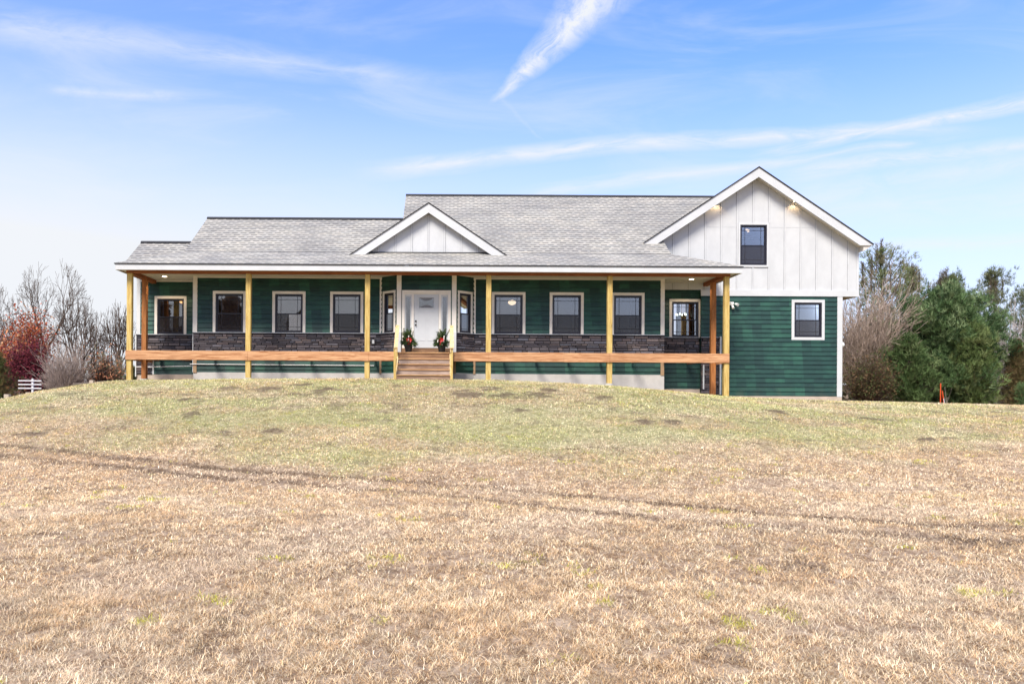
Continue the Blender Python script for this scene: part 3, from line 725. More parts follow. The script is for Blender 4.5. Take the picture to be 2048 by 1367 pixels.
def gable_poly(x0, x1, zlo, zcut=None):
    zr = lambda x: zroof(x)-.06
    pts = [(x0, 0, zlo), (x1, 0, zlo), (x1, 0, zr(x1))]
    if x0 < xa < x1: pts.append((xa, 0, zr(xa)))
    pts.append((x0, 0, zr(x0)))
    return pts
fx0, fx1, fz0, fz1 = f_
for pts in (gable_poly(XGL, fx0, z_band1), gable_poly(fx1, XGR, z_band1), gable_poly(fx0, fx1, fz1), [(fx0, 0, z_band1), (fx1, 0, z_band1), (fx1, 0, fz0), (fx0, 0, fz0)]):
    gb.add(pts, [tuple(range(len(pts)))])
gw = gb.build('gable_wall', M_BATTEN, H)
bt = MB(TW); x = ax(1260+970/3.938, DW, 400); xs = [x+i*.6235 for i in range(-7, 8)]
for x in xs:
    if not (XGL+.1 < x < XGR-.1): continue
    zt_ = zroof(x)-.1
    for p, q in ((z_band1, zt_),) if not (xw0-.03 < x < xw1+.03) else ((z_band1, zwin0), (zwin1, zt_)):
        if q > p: nbox(bt, x-.024, x+.024, .0, .022, p, q)
nbox(bt, XGR-.09, XGR, 0, .024, z_band1, zroof(XGR)-.1)
zj = az(454, DW, 1500)
for p, q in zip(xs, xs[1:]):
    if p > XGL and q < XGR and zroof(p) > zj+.15 and zroof(q) > zj+.15 and not (p > xw0-.3 and q < xw1+.3): nbox(bt, p+.026, q-.026, 0, .006, zj-.006, zj+.006)
bt.build('battens', M_WHITE, gw)
shade_strips(xs, XGL, XGR, lambda x: zroof(x)-.1, z_band1, gw, TW, (xw0, xw1, zwin0, zwin1))
def rake(name, xc, zc, half, D, th, dep, parent, drop):
    for sg in (-1, 1):
        mb = MB(); x1 = xc+sg*half; z1 = zc-SL*half; v = drop
        # plumb-cut board under the roof edge, cut level at its lower tip
        tip = [(xc, D, zc), (x1, D, z1), (x1-sg*v/SL*.98, D, z1-.0), (xc, D, zc-v)]
        tip = [(xc, D, zc), (x1, D, z1), (x1-sg*.0, D, z1-.03), (x1-sg*(v-.03)/SL, D, z1-.03), (xc, D, zc-v)]
        if sg > 0: tip.reverse()
        mb.prism(tip, (0, dep, 0)); mb.build(name, M_WHITE, parent)
rake('rake_board', xa, za, hwid, DG, 0, .045, H, .36)
for sg in (-1, 1):        # boxed eave under the rake
    mb = MB(); x1 = xa+sg*hwid
    zt_ = lambda d: zroof(x1-sg*d)
    lo_ = [(xa, DG+.046, za-.03), (x1-sg*.04, DG+.046, zt_(.04)-.01), (x1-sg*.04, DG+.046, zt_(0)-.022), (x1-sg*.40, DG+.046, zt_(0)-.022), (xa, DG+.046, za-.02-SL*.40)]
    if sg > 0: lo_.reverse()
    mb.prism(lo_, (0, .35, 0)); mb.build('rake_soffit', M_CEIL, H)
es = MB(); zt_ = zroof(xa+hwid); es.prism([(xa+hwid-.03, DG+.05, zt_-.05), (XGR+.001, DG+.05, zt_-.24), (XGR+.001, DG+.05, zt_+.2), (xa+hwid-.03, DG+.05, zt_-.0)], (0, 12, 0)); es.build('eave_soffit', M_CEIL, H)
def slab(name, pts, mat, th=.045, parent=H):
    mb = MB(); up = [(p[0], p[1], p[2]+th) for p in pts]; n = len(pts)
    mb.add(up+list(pts), [tuple(range(n)), tuple(reversed(range(n, 2*n)))]+[(i, i+n, (i+1) % n+n, (i+1) % n) for i in range(n)])
    o = mb.build(name, mat, parent); me = o.data; me.materials.append(M_EDGE)
    for p in me.polygons:
        if abs(p.normal.z) < .3 or p.normal.z < 0: p.material_index = 1
    return o
for sg in (-1, 1):
    slab('wing_roof', [(xa, DG-.03, za+.002), (xa+sg*(hwid+.02), DG-.03, zroof(xa+hwid+.02)), (xa+sg*(hwid+.02), 44, zroof(xa+hwid+.02)), (xa, 44, za+.002)], M_SH_WING)
# main roofs
DK, ZK = 29.4, EYE+5.48; ZE = EYE+4.775
DL = 32.24; ZL = ZK+SL*(DL-DK); DH = 34.68; ZH = ZK+SL*(DH-DK)
XML, XHL, XMR = -9.66, -1.57, 8.68
def ridge(x0, x1, D, z):
    mb = MB(); mb.prism([(x0, D-.11, z-.035), (x0, D+.11, z-.035), (x0, D, z+.055)], (x1-x0, 0, 0)); mb.build('ridge_cap', M_EDGE, H)
slab('main_roof', [(XML, DK, ZK), (XMR, DK, ZK), (XMR, DL, ZL), (XML, DL, ZL)], M_SH_MAIN)
slab('upper_roof', [(XHL, DL-.3, ZL-.2+.004), (XMR+3.6, DL-.3, ZL-.2+.004), (XMR+3.6, DH, ZH+.004), (XHL, DH, ZH+.004)], M_SH_MAIN)
slab('main_roof', [(XMR, DW+.06, ZK+SL*(DW+.06-DK)), (XMR+3.6, DW+.06, ZK+SL*(DW+.06-DK)), (XMR+3.6, DL, ZL), (XMR, DL, ZL)], M_SH_MAIN)
slab('rear_roof', [(XML, DL, ZL), (XHL, DL, ZL), (XHL, DL+3.2, ZL-2.13), (XML, DL+3.2, ZL-2.13)], M_SH_MAIN)
slab('rear_roof', [(XHL, DH, ZH), (XMR+3.6, DH, ZH), (XMR+3.6, DH+5.3, ZH-3.53), (XHL, DH+5.3, ZH-3.53)], M_SH_MAIN)
ridge(XML, XHL, DL, ZL+.05); ridge(XHL, XMR+3.6, DH, ZH+.055)
zx0 = ZK+SL*(29.75-30.47)
slab('end_roof', [(-12.14, 29.75, zx0), (XML, 29.75, zx0), (XML, 31.6, ZK+SL*(31.6-30.47)), (-12.14, 31.6, ZK+SL*(31.6-30.47))], M_SH_MAIN)
slab('rear_roof', [(-12.14, 31.6, ZK+SL*1.13), (XML, 31.6, ZK+SL*1.13), (XML, 33.6, ZK+SL*1.13-1.33), (-12.14, 33.6, ZK+SL*1.13-1.33)], M_SH_MAIN)
ridge(-12.14, XML, 31.6, ZK+SL*1.13+.05)
XE0, XE1 = ax(228.5, DE, 530), ax(1487, DE, 536)
po = slab('porch_roof', [(XE0, DE-.03, ZE-.014), (XE1, DE-.03, ZE-.014), (XMR, DK, ZK), (XML, DK, ZK)], M_SH_PORCH, .035)
slab('porch_roof', [(XE0, DE-.03, ZE-.014), (XML, DK, ZK), (XML, 31.3, ZK), (XE0, 31.3, ZE-.014)], M_SH_PORCH, .035)
slab('porch_roof', [(XE1, DE-.03, ZE-.014), (XMR, DK, ZK), (XMR, DW, ZK), (XE1, DW-.01, ZE-.014)], M_SH_PORCH, .035)
# gable ends (white) closing the roofs
ge = MB()
for X_, pts in ((XML+.15, [(DK+.1, ZK), (DL, ZL-.02), (DL+3, ZL-2.05)]), (XHL+.15, [(DL-.2, ZL-.15), (DH, ZH-.02), (DH+5, ZH-3.4)]), (XMR-.12, [(DK+.1, ZK), (DH, ZH-.02), (DH+5, ZH-3.4)])):
    ge.prism([(X_, d, z) for d, z in pts], (.02, 0, 0))
ge.build('gable_end', M_BATTEN, H)
rk = MB()
rk.prism([(XML-.002, DK, ZK-.002), (XML-.002, DL, ZL-.002), (XML-.002, DL, ZL-.2), (XML-.002, DK, ZK-.2)], (.03, 0, 0))
rk.prism([(XMR-.03, DK+.02, ZK-.002), (XMR-.03, DL, ZL-.002), (XMR-.03, DL, ZL-.2), (XMR-.03, DK+.02, ZK-.2)], (.032, 0, 0))
rk.build('side_rake_board', M_WHITE, H)
# porch fascia, soffit, ceiling, beams
fb = MB(); zf0 = az(542.4, DE); zf1 = ZE-.016
fb.box(XE0+.03, XE1-.03, DE, DE+.03, zf0, zf1); fb.box(XE0+.03, XE0+.06, DE+.031, 31.2, zf0, zf1); fb.box(XE1-.06, XE1-.03, DE+.031, DW-.02, zf0, zf1)
fb.build('porch_fascia', M_WHITE, H)
sf = MB(); sf.box(XE0+.061, XE1-.061, DE+.031, DF-.04, zf0+.03, zf0+.05); sf.build('porch_soffit', M_CEIL, H)
ce = MB(); ce.box(XE0+.061, XE1-.061, DF+.06, DW-.03, Z_CEIL, Z_CEIL+.03); ce.box(XE0+.061, XWL-.05, DW-.03, 31.1, Z_CEIL, Z_CEIL+.03); ce.build('porch_ceiling', M_CEIL, H)
PXS = [260, 497.3, 735, 977, 1219, 1452.3]
PXW = [ax(u, DF+.09) for u in PXS]
XB0, XB1 = PXW[0]-.09, PXW[-1]+.09
zb0 = az(549.2, DF)
bm = MB(); bm.box(XB0-.02, XB1+.02, DF-.01, DF+.16, zb0, zf0+.06)
bm.build('porch_beam', M_BEAM, H)
for x0 in (XB0, XB1-.17):
    bm = MB(); bm.box(x0, x0+.17, DF+.161, DR-.05 if x0 < 0 else DW-.06, zb0-.02, Z_CEIL+.01); bm.build('side_beam', M_BEAM, H)
# ledger trim where the ceiling meets the walls
for x0, x1, D_ in ((XL+.15, XBJ0-.06, DM), (XBJ1+.06, XR-.15, DM), (XLL+.15, XL-.02, DR), (XR, XWL, DR)):
    lt = MB(); lt.box(x0, x1, D_-.05, D_, Z_CEIL-.055, Z_CEIL-.001); lt.build('ceiling_trim', M_CEIL, H)
# posts
pb = [761, 755.5, 757, 761.5, 766.5, 794]; PW = .09
M_PIER = M_CONC
for i, (u, x, vb) in enumerate(zip(PXS, PXW, pb)):
    z0 = az(vb, DF, u); p = MB(); p.box(x-PW, x+PW, DF-.0, DF+2*PW, z0, zb0-.001)
    o = p.build('porch_post', M_POST, H, bevel=.008)
    g0 = float(terrain(x, DF+.09)); c = MB(); c.lathe((x, DF+.09, 0), [(.15, g0-.3), (.15, z0-.0), (.13, z0+.004)], 14); c.build('post_footing', M_PIER, o)
for u, D_, vb in ((289.5, DM-.1, 757), (1426, DM-.25, 790)):
    x = ax(u, D_+.09); z0 = az(vb, D_, u); p = MB(); p.box(x-PW, x+PW, D_, D_+2*PW, z0, zb0-.021)
    o = p.build('porch_post', M_POST2, H, bevel=.008); o['label'] = 'brown inner post behind the corner post'
    c = MB(); g0 = float(terrain(x, D_)); c.box(x-.14, x+.14, D_-.04, D_+.24, g0-.4, z0-.001); c.build('post_footing', M_PIER, o)
# rim boards
zr0, zr1 = az(722, DF-.02), az(703.6, DF-.02)
XS0, XS1 = ax(794, 28.1), ax(901.5, 28.1)
segs = [(ax(252, DF), PXW[1]-.002), (PXW[1]+.002, PXW[2]+.06), (PXW[2]+.064, XS0-.01), (XS1+.03, PXW[3]+.01), (PXW[3]+.014, ax(1128, DF)), (ax(1128, DF)+.004, PXW[4]-.01), (PXW[4]-.006, ax(1458.5, DF))]
for i, (a_, b_) in enumerate(segs):
    mb = MB(); dzz = rng.uniform(-.006, .006); mb.box(a_, b_, DF-.045, DF-.004, zr0+dzz, zr1+dzz); mb.build('rim_board', M_RIM, H, bevel=.004)
for x0, D1 in ((XB0-.012, DR-.05), (XB1-.03, DM+.3)):
    mb = MB(); mb.box(x0, x0+.04, DF+.182, D1, zr0, zr1); mb.build('rim_board', M_RIM, H)
dk = MB(); dk.box(XBF0-.29, XBF1+.29, DF+.0, DB-.11, zr0+.03, zr1-.003)
dk.build('entry_landing', M_DECK, H)
x = XB0+.3
while x < XB1-.2:      # open joists: the porch floor has not been laid yet
    if not (XBF0-.32 < x < XBF1+.3):
        D1 = DR-.1 if (x < XL-.03 or x > XR+.03) else (DM-.11 if not (XBJ0-.1 < x < XBJ1+.1) else DB+.15)
        if D1 == DB+.15: D1 = DB+.0
        j_ = MB(); j_.box(x-.019, x+.019, DF+.0, D1, zr0+.05, zr1-.01); j_.build('porch_joist', M_DECK, H)
    x += 1.22
# foundation
fd = MB(); zb_ = az(744.6, DM)
fd.box(XL+.01, XBJ0, DM-.02, DM+.2, Z_SB-1.2, Z_SB-.002); fd.box(XBJ1, XR-.0, DM-.02, DM+.2, Z_SB-1.2, Z_SB-.002)
fd.box(XBF0, XBF1, DB-.02, DB+.2, Z_SB-1.2, Z_SB-.002)
for (p, q) in (((XBJ0, DM-.02), (XBF0, DB-.02)), ((XBF1, DB-.02), (XBJ1, DM-.02))):
    fd.prism([(p[0], p[1], Z_SB-1.2), (q[0], q[1], Z_SB-1.2), (q[0], q[1], Z_SB-.003), (p[0], p[1], Z_SB-.003)], (0, .15, 0))
fd.box(XR-.2, XR+.001, DM+.2, DR, Z_SB-1.3, Z_SB-.004)
fd.build('foundation', M_CONC, H)
fd = MB(); fd.box(XLL+.0, XL, DR-.02, DR+.2, zsr_l-1, zsr_l-.002); fd.build('foundation', M_CONC2, H); fd = MB(); fd.box(XR+.002, XWL, DR-.02, DR+.2, zsr_r-1, zsr_r-.002)
fd.box(XWL+.002, XWR+.0, DW-.03, DW+.2, zw0-1, zw0-.003); fd.box(XWR-.2, XWR+.001, DW+.2, 43, zw0-1, zw0-.003); fd.build('foundation', M_CONC2, H)
# dormer gable over the porch
DD = 29.1; DDW = 29.36
xd, zd = at(857.3, 406.5, DD); hd = ax(1017.5, DD, 512)-xd
zrd = lambda x: zd-SL*abs(x-xd)
dgm = MB(front(DDW)); zb2 = ZK+.0
xw = (zd-.12-zb2)/SL
dgm.prism([(xd-xw, 0, zb2), (xd+xw, 0, zb2), (xd, 0, zd-.12)], (0, -.05, 0)); dg = dgm.build('dormer_gable', M_BATTEN, H)
bt = MB(front(DDW)); x0 = ax(600+1142/4.452, DDW, 470)
for i in range(-4, 5):
    x = x0+i*.62; zt_ = zrd(x)-.1
    if zt_ > zb2+.06: nbox(bt, x-.024, x+.024, .001, .022, zb2+.03, zt_)
bt.build('battens', M_WHITE, dg)
shade_strips([x0+i*.62 for i in range(-4, 5) if zrd(x0+i*.62)-.1 > zb2+.06], xd-9, xd+9, lambda x: zrd(x)-.1, zb2+.03, dg, front(DDW))
fl = MB(front(DDW)); nbox(fl, xd-xw-.2, xd+xw+.2, .001, .035, zb2-.1, zb2+.045); fl.build('base_shadow_strip', M_EDGE, dg)  # dark strip drawn as the shadow line at the dormer base
rake('rake_board', xd, zd, hd, DD, 0, .04, H, .345)
for sg in (-1, 1):
    slab('dormer_roof', [(xd, DD-.03, zd+.002), (xd+sg*(hd+.015), DD-.03, zrd(xd+hd+.015)), (xd+sg*(hd+.015), DK+.02, zrd(xd+hd+.015)), (xd, 32.3, zd+.002)], M_SH_WING, .04)
    mb = MB(); pts = [(xd, DD+.041, zd-.05), (xd+sg*(hd-.2), DD+.041, zrd(xd+hd-.2)-.05), (xd+sg*(hd-.2), DD+.041, zrd(xd+hd-.2)-.08), (xd, DD+.041, zd-.08)]
    if sg > 0: pts.reverse()
    mb.prism(pts, (0, .22, 0)); mb.build('rake_soffit', M_CEIL, dg)
# conduit along the wall below the deck
pp = MB(); zc = az(729, DM-.06, 600); r_ = .016
pp.tube((XL-.1, DM-.07, az(728, DM, 400)), (ax(749, DM), DM-.07, az(731, DM, 750)), r_, r_, 8); pp.tube((XLL, DR-.12, az(733.5, DR, 280)), (ax(309, DR), DR-.12, az(733.5, DR, 300)), r_, r_, 8)
pp.tube((ax(309, DR), DR-.12, az(733.5, DR, 300)), (XL-.1, DR-.12, az(731.5, DR, 380)), r_, r_, 8); pp.build('pvc_conduit', M_PIPE, H)
# outlet cover, flood light, corner light
ob = MB(TM); s = ax(747, DM); z = az(684, DM); nbox(ob, s-.075, s+.075, .05, .095, z-.1, z+.1); oo = ob.build('outlet_box', M_CAP, H)
ob = MB(TM); nbox(ob, s-.042, s+.042, .096, .105, z-.07, z+.07); ob.build('outlet_cover', M_WHITE, oo)
M_FLW = paint('flood_light_white', (.7, .7, .68), .05, .4)
xf, zf = at(1464, 607, DW); fl = MB(); fl.lathe((xf, DW-.03, zf), [(.07, -.03), (.07, .0), (.05, .03)], 12)
fl.box(xf-.07, xf+.05, DW-.06, DW-.02, zf-.08, zf+.06)
f0 = fl.build('flood_light', M_FLW, H)
for dx_, dz_ in ((-.10, .03), (.09, -.02)):
    c = Vector((xf+dx_, DW-.1, zf+dz_)); hd_ = MB(); hd_.tube(c, c+Vector((dx_*.7, -.12, -.05)), .035, .065, 12); hd_.build('flood_lamp_head', M_FLW, f0)
sn = MB(); c = Vector((xf, DW-.07, zf-.12)); sn.tube(c+Vector((0, .03, .04)), c+Vector((0, -.06, -.08)), .04, .05, 10); sn.build('motion_sensor', M_FLW, f0)
xf, zf = at(1687, 688, DW); fl = MB(); fl.lathe((xf+.02, DW+.12, zf), [(.02, -.11), (.07, -.07), (.08, 0), (.05, .07), (.02, .09)], 12); fl.build('wall_light', M_FLW, H, smooth=True)
# recessed lights
for u, v, D_ in ((329, 552.5, 29.5), (1383, 558, 29.5)):
    Dl = 4.61*F/(PY+(u-PX)*TH-v); x = ax(u, Dl, v); d = MB(); d.lathe((x, Dl, Z_CEIL-.012), [(.085, 0), (.085, .008)], 20)
    o = d.build('porch_downlight', M_LAMP, H); r2 = MB(); r2.lathe((x, Dl, Z_CEIL-.009), [(.12, 0), (.12, .0085)], 20); r2.build('light_trim', M_WHITE, o)
    ld_ = bpy.data.lights.new('porch_lamp', 'SPOT'); ld_.energy = 26; ld_.color = (1, .8, .55); ld_.spot_size = R(130); ld_.shadow_soft_size = .08
    lo = bpy.data.objects.new('porch_lamp', ld_); col.objects.link(lo); lo.location = (x, Dl, Z_CEIL-.03)
for u, v in ((1435, 404), (1590, 402)):
    x, z = at(u, v+2, DG+.2); sg = 1 if x > xa else -1; z = zroof(x)-.255
    d = MB(); d.tube((x, DG+.2, z+.02), (x, DG+.2, z-.012), .05, .05, 16); d.build('gable_spot_light', M_LAMP, H)
    ld_ = bpy.data.lights.new('gable_lamp', 'SPOT'); ld_.energy = 9; ld_.color = (1, .68, .36); ld_.spot_size = R(110); ld_.shadow_soft_size = .05
    lo = bpy.data.objects.new('gable_lamp', ld_); col.objects.link(lo); lo.location = (x, DG+.22, z-.03); lo.rotation_euler = (R(18), 0, 0)
# entry steps
st = MB()
rise = [703.5, 714.5, 725.3, 735.8, 746.6, 757]; NS = 5; TD = .27
zst = [Z_DECK-.17*k for k in range(NS+1)]
zst = [az(v, 28.1-.26*i) for i, v in enumerate([703.8, 716.3, 727, 737.5, 748.5])]+[EYE+.5]
dfr = [28.13-.26*i for i in range(5)]
SX0, SX1 = ax(797, 28.1), ax(899.5, 28.1)
for x in (SX0-.04, SX1+.0):
    pts = [(x, dfr[0], zst[0]-.05)]
    for i in range(1, 5): pts += [(x, dfr[i-1], zst[i]-.04), (x, dfr[i], zst[i]-.04)] if False else []
    pts = [(x, 28.15, zst[0]-.05), (x, dfr[4]+.02, zst[4]-.05), (x, dfr[4]+.02, EYE+.45), (x, 28.15, EYE+.45)]
    st.prism(pts, (.04, 0, 0))
steps = st.build('porch_steps', M_RAIL, H)
mts = [M_STEPB, M_STEPG, M_STEP, M_STEPG, M_STEP]
for i in range(5):
    zl = zst[i+1] if i < 4 else EYE+.4
    rb = MB(); rb.box(SX0+.002, SX1-.002, dfr[i], dfr[i]+.03, zl-(.0 if i < 4 else 0), zst[i]-.046); rb.build('riser', mts[i], steps)
    tb = MB(); tb.box(SX0+.0, SX1-.0, dfr[i]-.03, dfr[i]+(.29 if i else .3), zst[i]-.045, zst[i]-(0 if i else .002)); tb.build('tread', M_NOSE, steps, bevel=.004)
# hand rails: top post at the deck, bottom post at the lowest step, sloped rail on edge
for sg, ut, ub in ((-1, 799.5, 793), (1, 896.0, 902.2)):
    Dt, Db = 28.0, dfr[4]-.02
    xt = SX0-.085 if sg < 0 else SX1+.045; 
    zt1, zb1 = az(651.5, Dt), az(696, Db)
    q = MB(); q.box(xt-.02, xt+.06, Dt+.0, Dt+.09, Z_DECK-.25, zt1-.02); q.build('newel_post', M_POST, steps)
    q = MB(); q.box(xt-.02, xt+.06, Db, Db+.09, EYE+.42, zb1-.0); q.build('newel_post', M_POST, steps)
    q = MB(); x1 = xt-.025 if sg < 0 else xt-.085
    q.prism([(xt-.04 if sg > 0 else xt-.01, Dt+.1, zt1), (xt-.04 if sg > 0 else xt-.01, Dt+.1, zt1+.035), (xt-.04 if sg > 0 else xt-.01, Db-.05, zb1+.035), (xt-.04 if sg > 0 else xt-.01, Db-.05, zb1)], (.13, 0, 0))
    q.prism([(xt+(.041 if sg < 0 else -.041), Dt+.08, zt1-.14), (xt+(.041 if sg < 0 else -.041), Dt+.08, zt1-.001), (xt+(.041 if sg < 0 else -.041), Db-.03, zb1-.001), (xt+(.041 if sg < 0 else -.041), Db-.03, zb1-.14)], (-.04 if sg < 0 and False else .04, 0, 0))
    q.build('handrail', M_RAIL, steps)
# interiors
it = MB()
def room(x0, x1, d0, d1, z0, z1, holes=()):
    it.add([(x0, d0, z0), (x1, d0, z0), (x1, d1, z0), (x0, d1, z0), (x0, d0, z1), (x1, d0, z1), (x1, d1, z1), (x0, d1, z1)], [(0, 1, 2, 3), (4, 5, 6, 7), (1, 2, 6, 5), (3, 0, 4, 7)])
    xs_ = sorted({x0, x1, *[h[0] for h in holes], *[h[1] for h in holes]}); zs_ = sorted({z0, z1, *[h[2] for h in holes], *[h[3] for h in holes]})
    for a0, a1 in zip(xs_, xs_[1:]):
        for c0, c1 in zip(zs_, zs_[1:]):
            mx_, mz_ = (a0+a1)/2, (c0+c1)/2
            if any(h[0] < mx_ < h[1] and h[2] < mz_ < h[3] for h in holes): continue
            it.add([(a0, d1, c0), (a1, d1, c0), (a1, d1, c1), (a0, d1, c1)], [(0, 1, 2, 3)])
def bh(u0, v0, u1, v1, D_): x0, z1 = at(u0, v0, D_); x1, z0 = at(u1, v1, D_); return (x0, x1, z0, z1)
DBK = 34.9
room(XLL+.03, XL-.02, DR+.12, 33.0, Z_DECK, Z_CEIL+.1)
room(XL+.03, ax(520, DM), DM+.12, DBK, Z_DECK, Z_CEIL)
room(ax(522, DM), ax(632, DM), DM+.12, DBK, Z_DECK, Z_CEIL, [bh(553, 627, 570, 664, DBK), bh(578, 627, 602, 664, DBK)])
room(ax(634, DM), XBJ1, DM+.12, DBK, Z_DECK, Z_CEIL)
room(XBJ1+.03, ax(1190, DM), DM+.12, DBK, Z_DECK, Z_CEIL)
room(ax(1193, DM), XR-.03, DM+.12, DBK, Z_DECK, Z_CEIL)
room(XR+.03, XWL+1.2, DR+.12, DBK+1, Z_DECK, Z_CEIL, [bh(1346, 604, 1354, 668, DBK+1), bh(1360, 604, 1371, 668, DBK+1), bh(1380, 604, 1396, 668, DBK+1)])
room(XWL+1.25, XWR-.03, DW+.12, 38, zw0+.4, z_band0)
room(XWL+1, XGR-1.2, DW+.12, 36, z_band1+.2, zwin1+.5)
it.build('interior_rooms', M_INT, H)
def lamp(name, u, v, D_, r, mat, label, cord_top):
    x, z = at(u, v, D_); b = MB(); b.lathe((x, D_, z), [(r*.3, -r*.7), (r*.8, -r*.45), (r, 0), (r*.8, r*.25), (r*.25, r*.5)], 16)
    e_ = empty(name, (x, D_, z+.3)); tag(e_, label, 'lamp'); b.build('lamp_shade', mat, e_, smooth=True)
    c = MB(); c.tube((x, D_, z+r*.45), (x, D_, cord_top), .012, .012, 6); c.lathe((x, D_, cord_top-.04), [(.06, 0), (.06, .035)], 12); c.build('lamp_stem', M_METAL, e_)
lamp('pendant_lamp', 1024, 604, 32.0, .17, M_LAMPW, 'glowing bowl pendant seen through the window right of the door', Z_CEIL)
lamp('pendant_lamp', 364, 603, 32.2, .10, M_LAMPO, 'small orange lamp seen in the far left recessed window', Z_CEIL+.08)
lamp('pendant_lamp', 1393.5, 622, 34.0, .07, M_LAMPW, 'small warm lamp at the right edge of the right recessed window', Z_CEIL)
lamp('ceiling_lamp', 1493, 461, 33.5, .13, M_LAMPW, 'flat lit ceiling lamp inside the upper gable window', zwin1+.5)
ch = empty('chandelier', (*at(1362, 632, 32.6)[:1], 32.6, Z_CEIL)); tag(ch, 'bright white chandelier seen through the right recessed window', 'chandelier')
x, z = at(1362, 632, 32.6); c = MB(); c.tube((x, 32.6, z), (x, 32.6, Z_CEIL), .012, .012, 6); c.lathe((x, 32.6, z-.1), [(.02, 0), (.07, .06), (.02, .14)], 10)
bl = MB()
for k in range(6):
    t = k*math.pi/3; q = (x+.2*math.cos(t), 32.6+.2*math.sin(t), z+.02); c.tube((x, 32.6, z-.03), q, .008, .008, 5); bl.lathe((q[0], q[1], q[2]), [(.01, 0), (.035, .04), (.02, .09), (.004, .11)], 8)
c.build('chandelier_arms', M_METAL, ch); bl.build('bulbs', emis('chandelier_bulb', (.85, 1, .88), 2.2), ch)

# ------------------------------------------------------------------ plant generators
M_TUFT = attrmat('foliage', .75, .2, .2, 2, transl=.18); M_BARK = attrmat('bark', .9, .1, .3, 12)
def tufts(P_, dirs, n, L, w, cols, rs, spread=.8, cvar=.2):
    """n thin needles or leaves per point"""
    N = len(P_); Pn = np.repeat(P_, n, 0); Dn = np.repeat(dirs, n, 0)+rs.normal(0, spread, (N*n, 3)); Dn /= np.linalg.norm(Dn, axis=1)[:, None]+1e-9
    ln = (L*(.6+.7*rs.rand(N*n)))[:, None]
    s = np.cross(Dn, rs.normal(0, 1, (N*n, 3))); s /= np.linalg.norm(s, axis=1)[:, None]+1e-9
    base = Pn+rs.normal(0, L*.15, (N*n, 3))
    V_ = np.stack([base-s*w*.5, base+s*w*.5, base+Dn*ln], 1).reshape(-1, 3)
    T_ = np.arange(len(V_)).reshape(-1, 3)
    c = np.repeat(np.repeat(cols, n, 0)*(1-cvar+2*cvar*rs.rand(N*n, 1)), 3, 0)
    return V_, T_, np.clip(c, 0, 1)
def leafquads(P_, size, cols, rs, cvar=.3):
    N = len(P_); d = rs.normal(0, 1, (N, 3)); d /= np.linalg.norm(d, axis=1)[:, None]; s = np.cross(d, rs.normal(0, 1, (N, 3))); s /= np.linalg.norm(s, axis=1)[:, None]
    L = (size*(.6+.8*rs.rand(N)))[:, None]
    V_ = np.stack([P_-s*L*.3, P_+d*L*.5+s*L*.05, P_+s*L*.3+d*L*.1, P_-d*L*.5], 1).reshape(-1, 3)
    b = np.arange(N)*4; T_ = np.concatenate([np.stack([b, b+1, b+2], 1), np.stack([b, b+2, b+3], 1)])
    c = np.repeat(cols*(1-cvar+2*cvar*rs.rand(N, 1)), 4, 0); return V_, T_, np.clip(c, 0, 1)
class Tubes:
    def __init__(s): s.a = []; s.b = []; s.ra = []; s.rb = []
    def add(s, a_, b_, ra, rb): s.a.append(a_); s.b.append(b_); s.ra.append(ra); s.rb.append(rb)
    def build(s, name, parent, colr, mat=None, n=4, cv=.2):
        A = np.array(s.a, float); B = np.array(s.b, float); d = B-A; d /= np.linalg.norm(d, axis=1)[:, None]+1e-9
        ref = np.where(np.abs(d[:, 2:3]) > .9, np.array([[1., 0, 0]]), np.array([[0, 0, 1.]])); u = np.cross(d, ref); u /= np.linalg.norm(u, axis=1)[:, None]+1e-9; w = np.cross(d, u)
        ra = np.array(s.ra)[:, None]; rb = np.array(s.rb)[:, None]; vs = []
        for C_, r in ((A, ra), (B, rb)):
            for i in range(n): t = 2*math.pi*i/n; vs.append(C_+(u*math.cos(t)+w*math.sin(t))*r)
        V_ = np.stack(vs, 1); N = len(A); b = np.arange(N)*2*n; q = []
        for i in range(n): j = (i+1) % n; q.append(np.stack([b+i, b+j, b+n+j, b+n+i], 1))
        c = np.repeat(np.array(colr)[None]*(1-cv+2*cv*np.random.RandomState(1).rand(N, 1)), 2*n, 0)
        return np_mesh(name, V_.reshape(-1, 3), np.concatenate(q), mat or M_BARK, parent, colr=np.clip(c, 0, 1), nper=4)
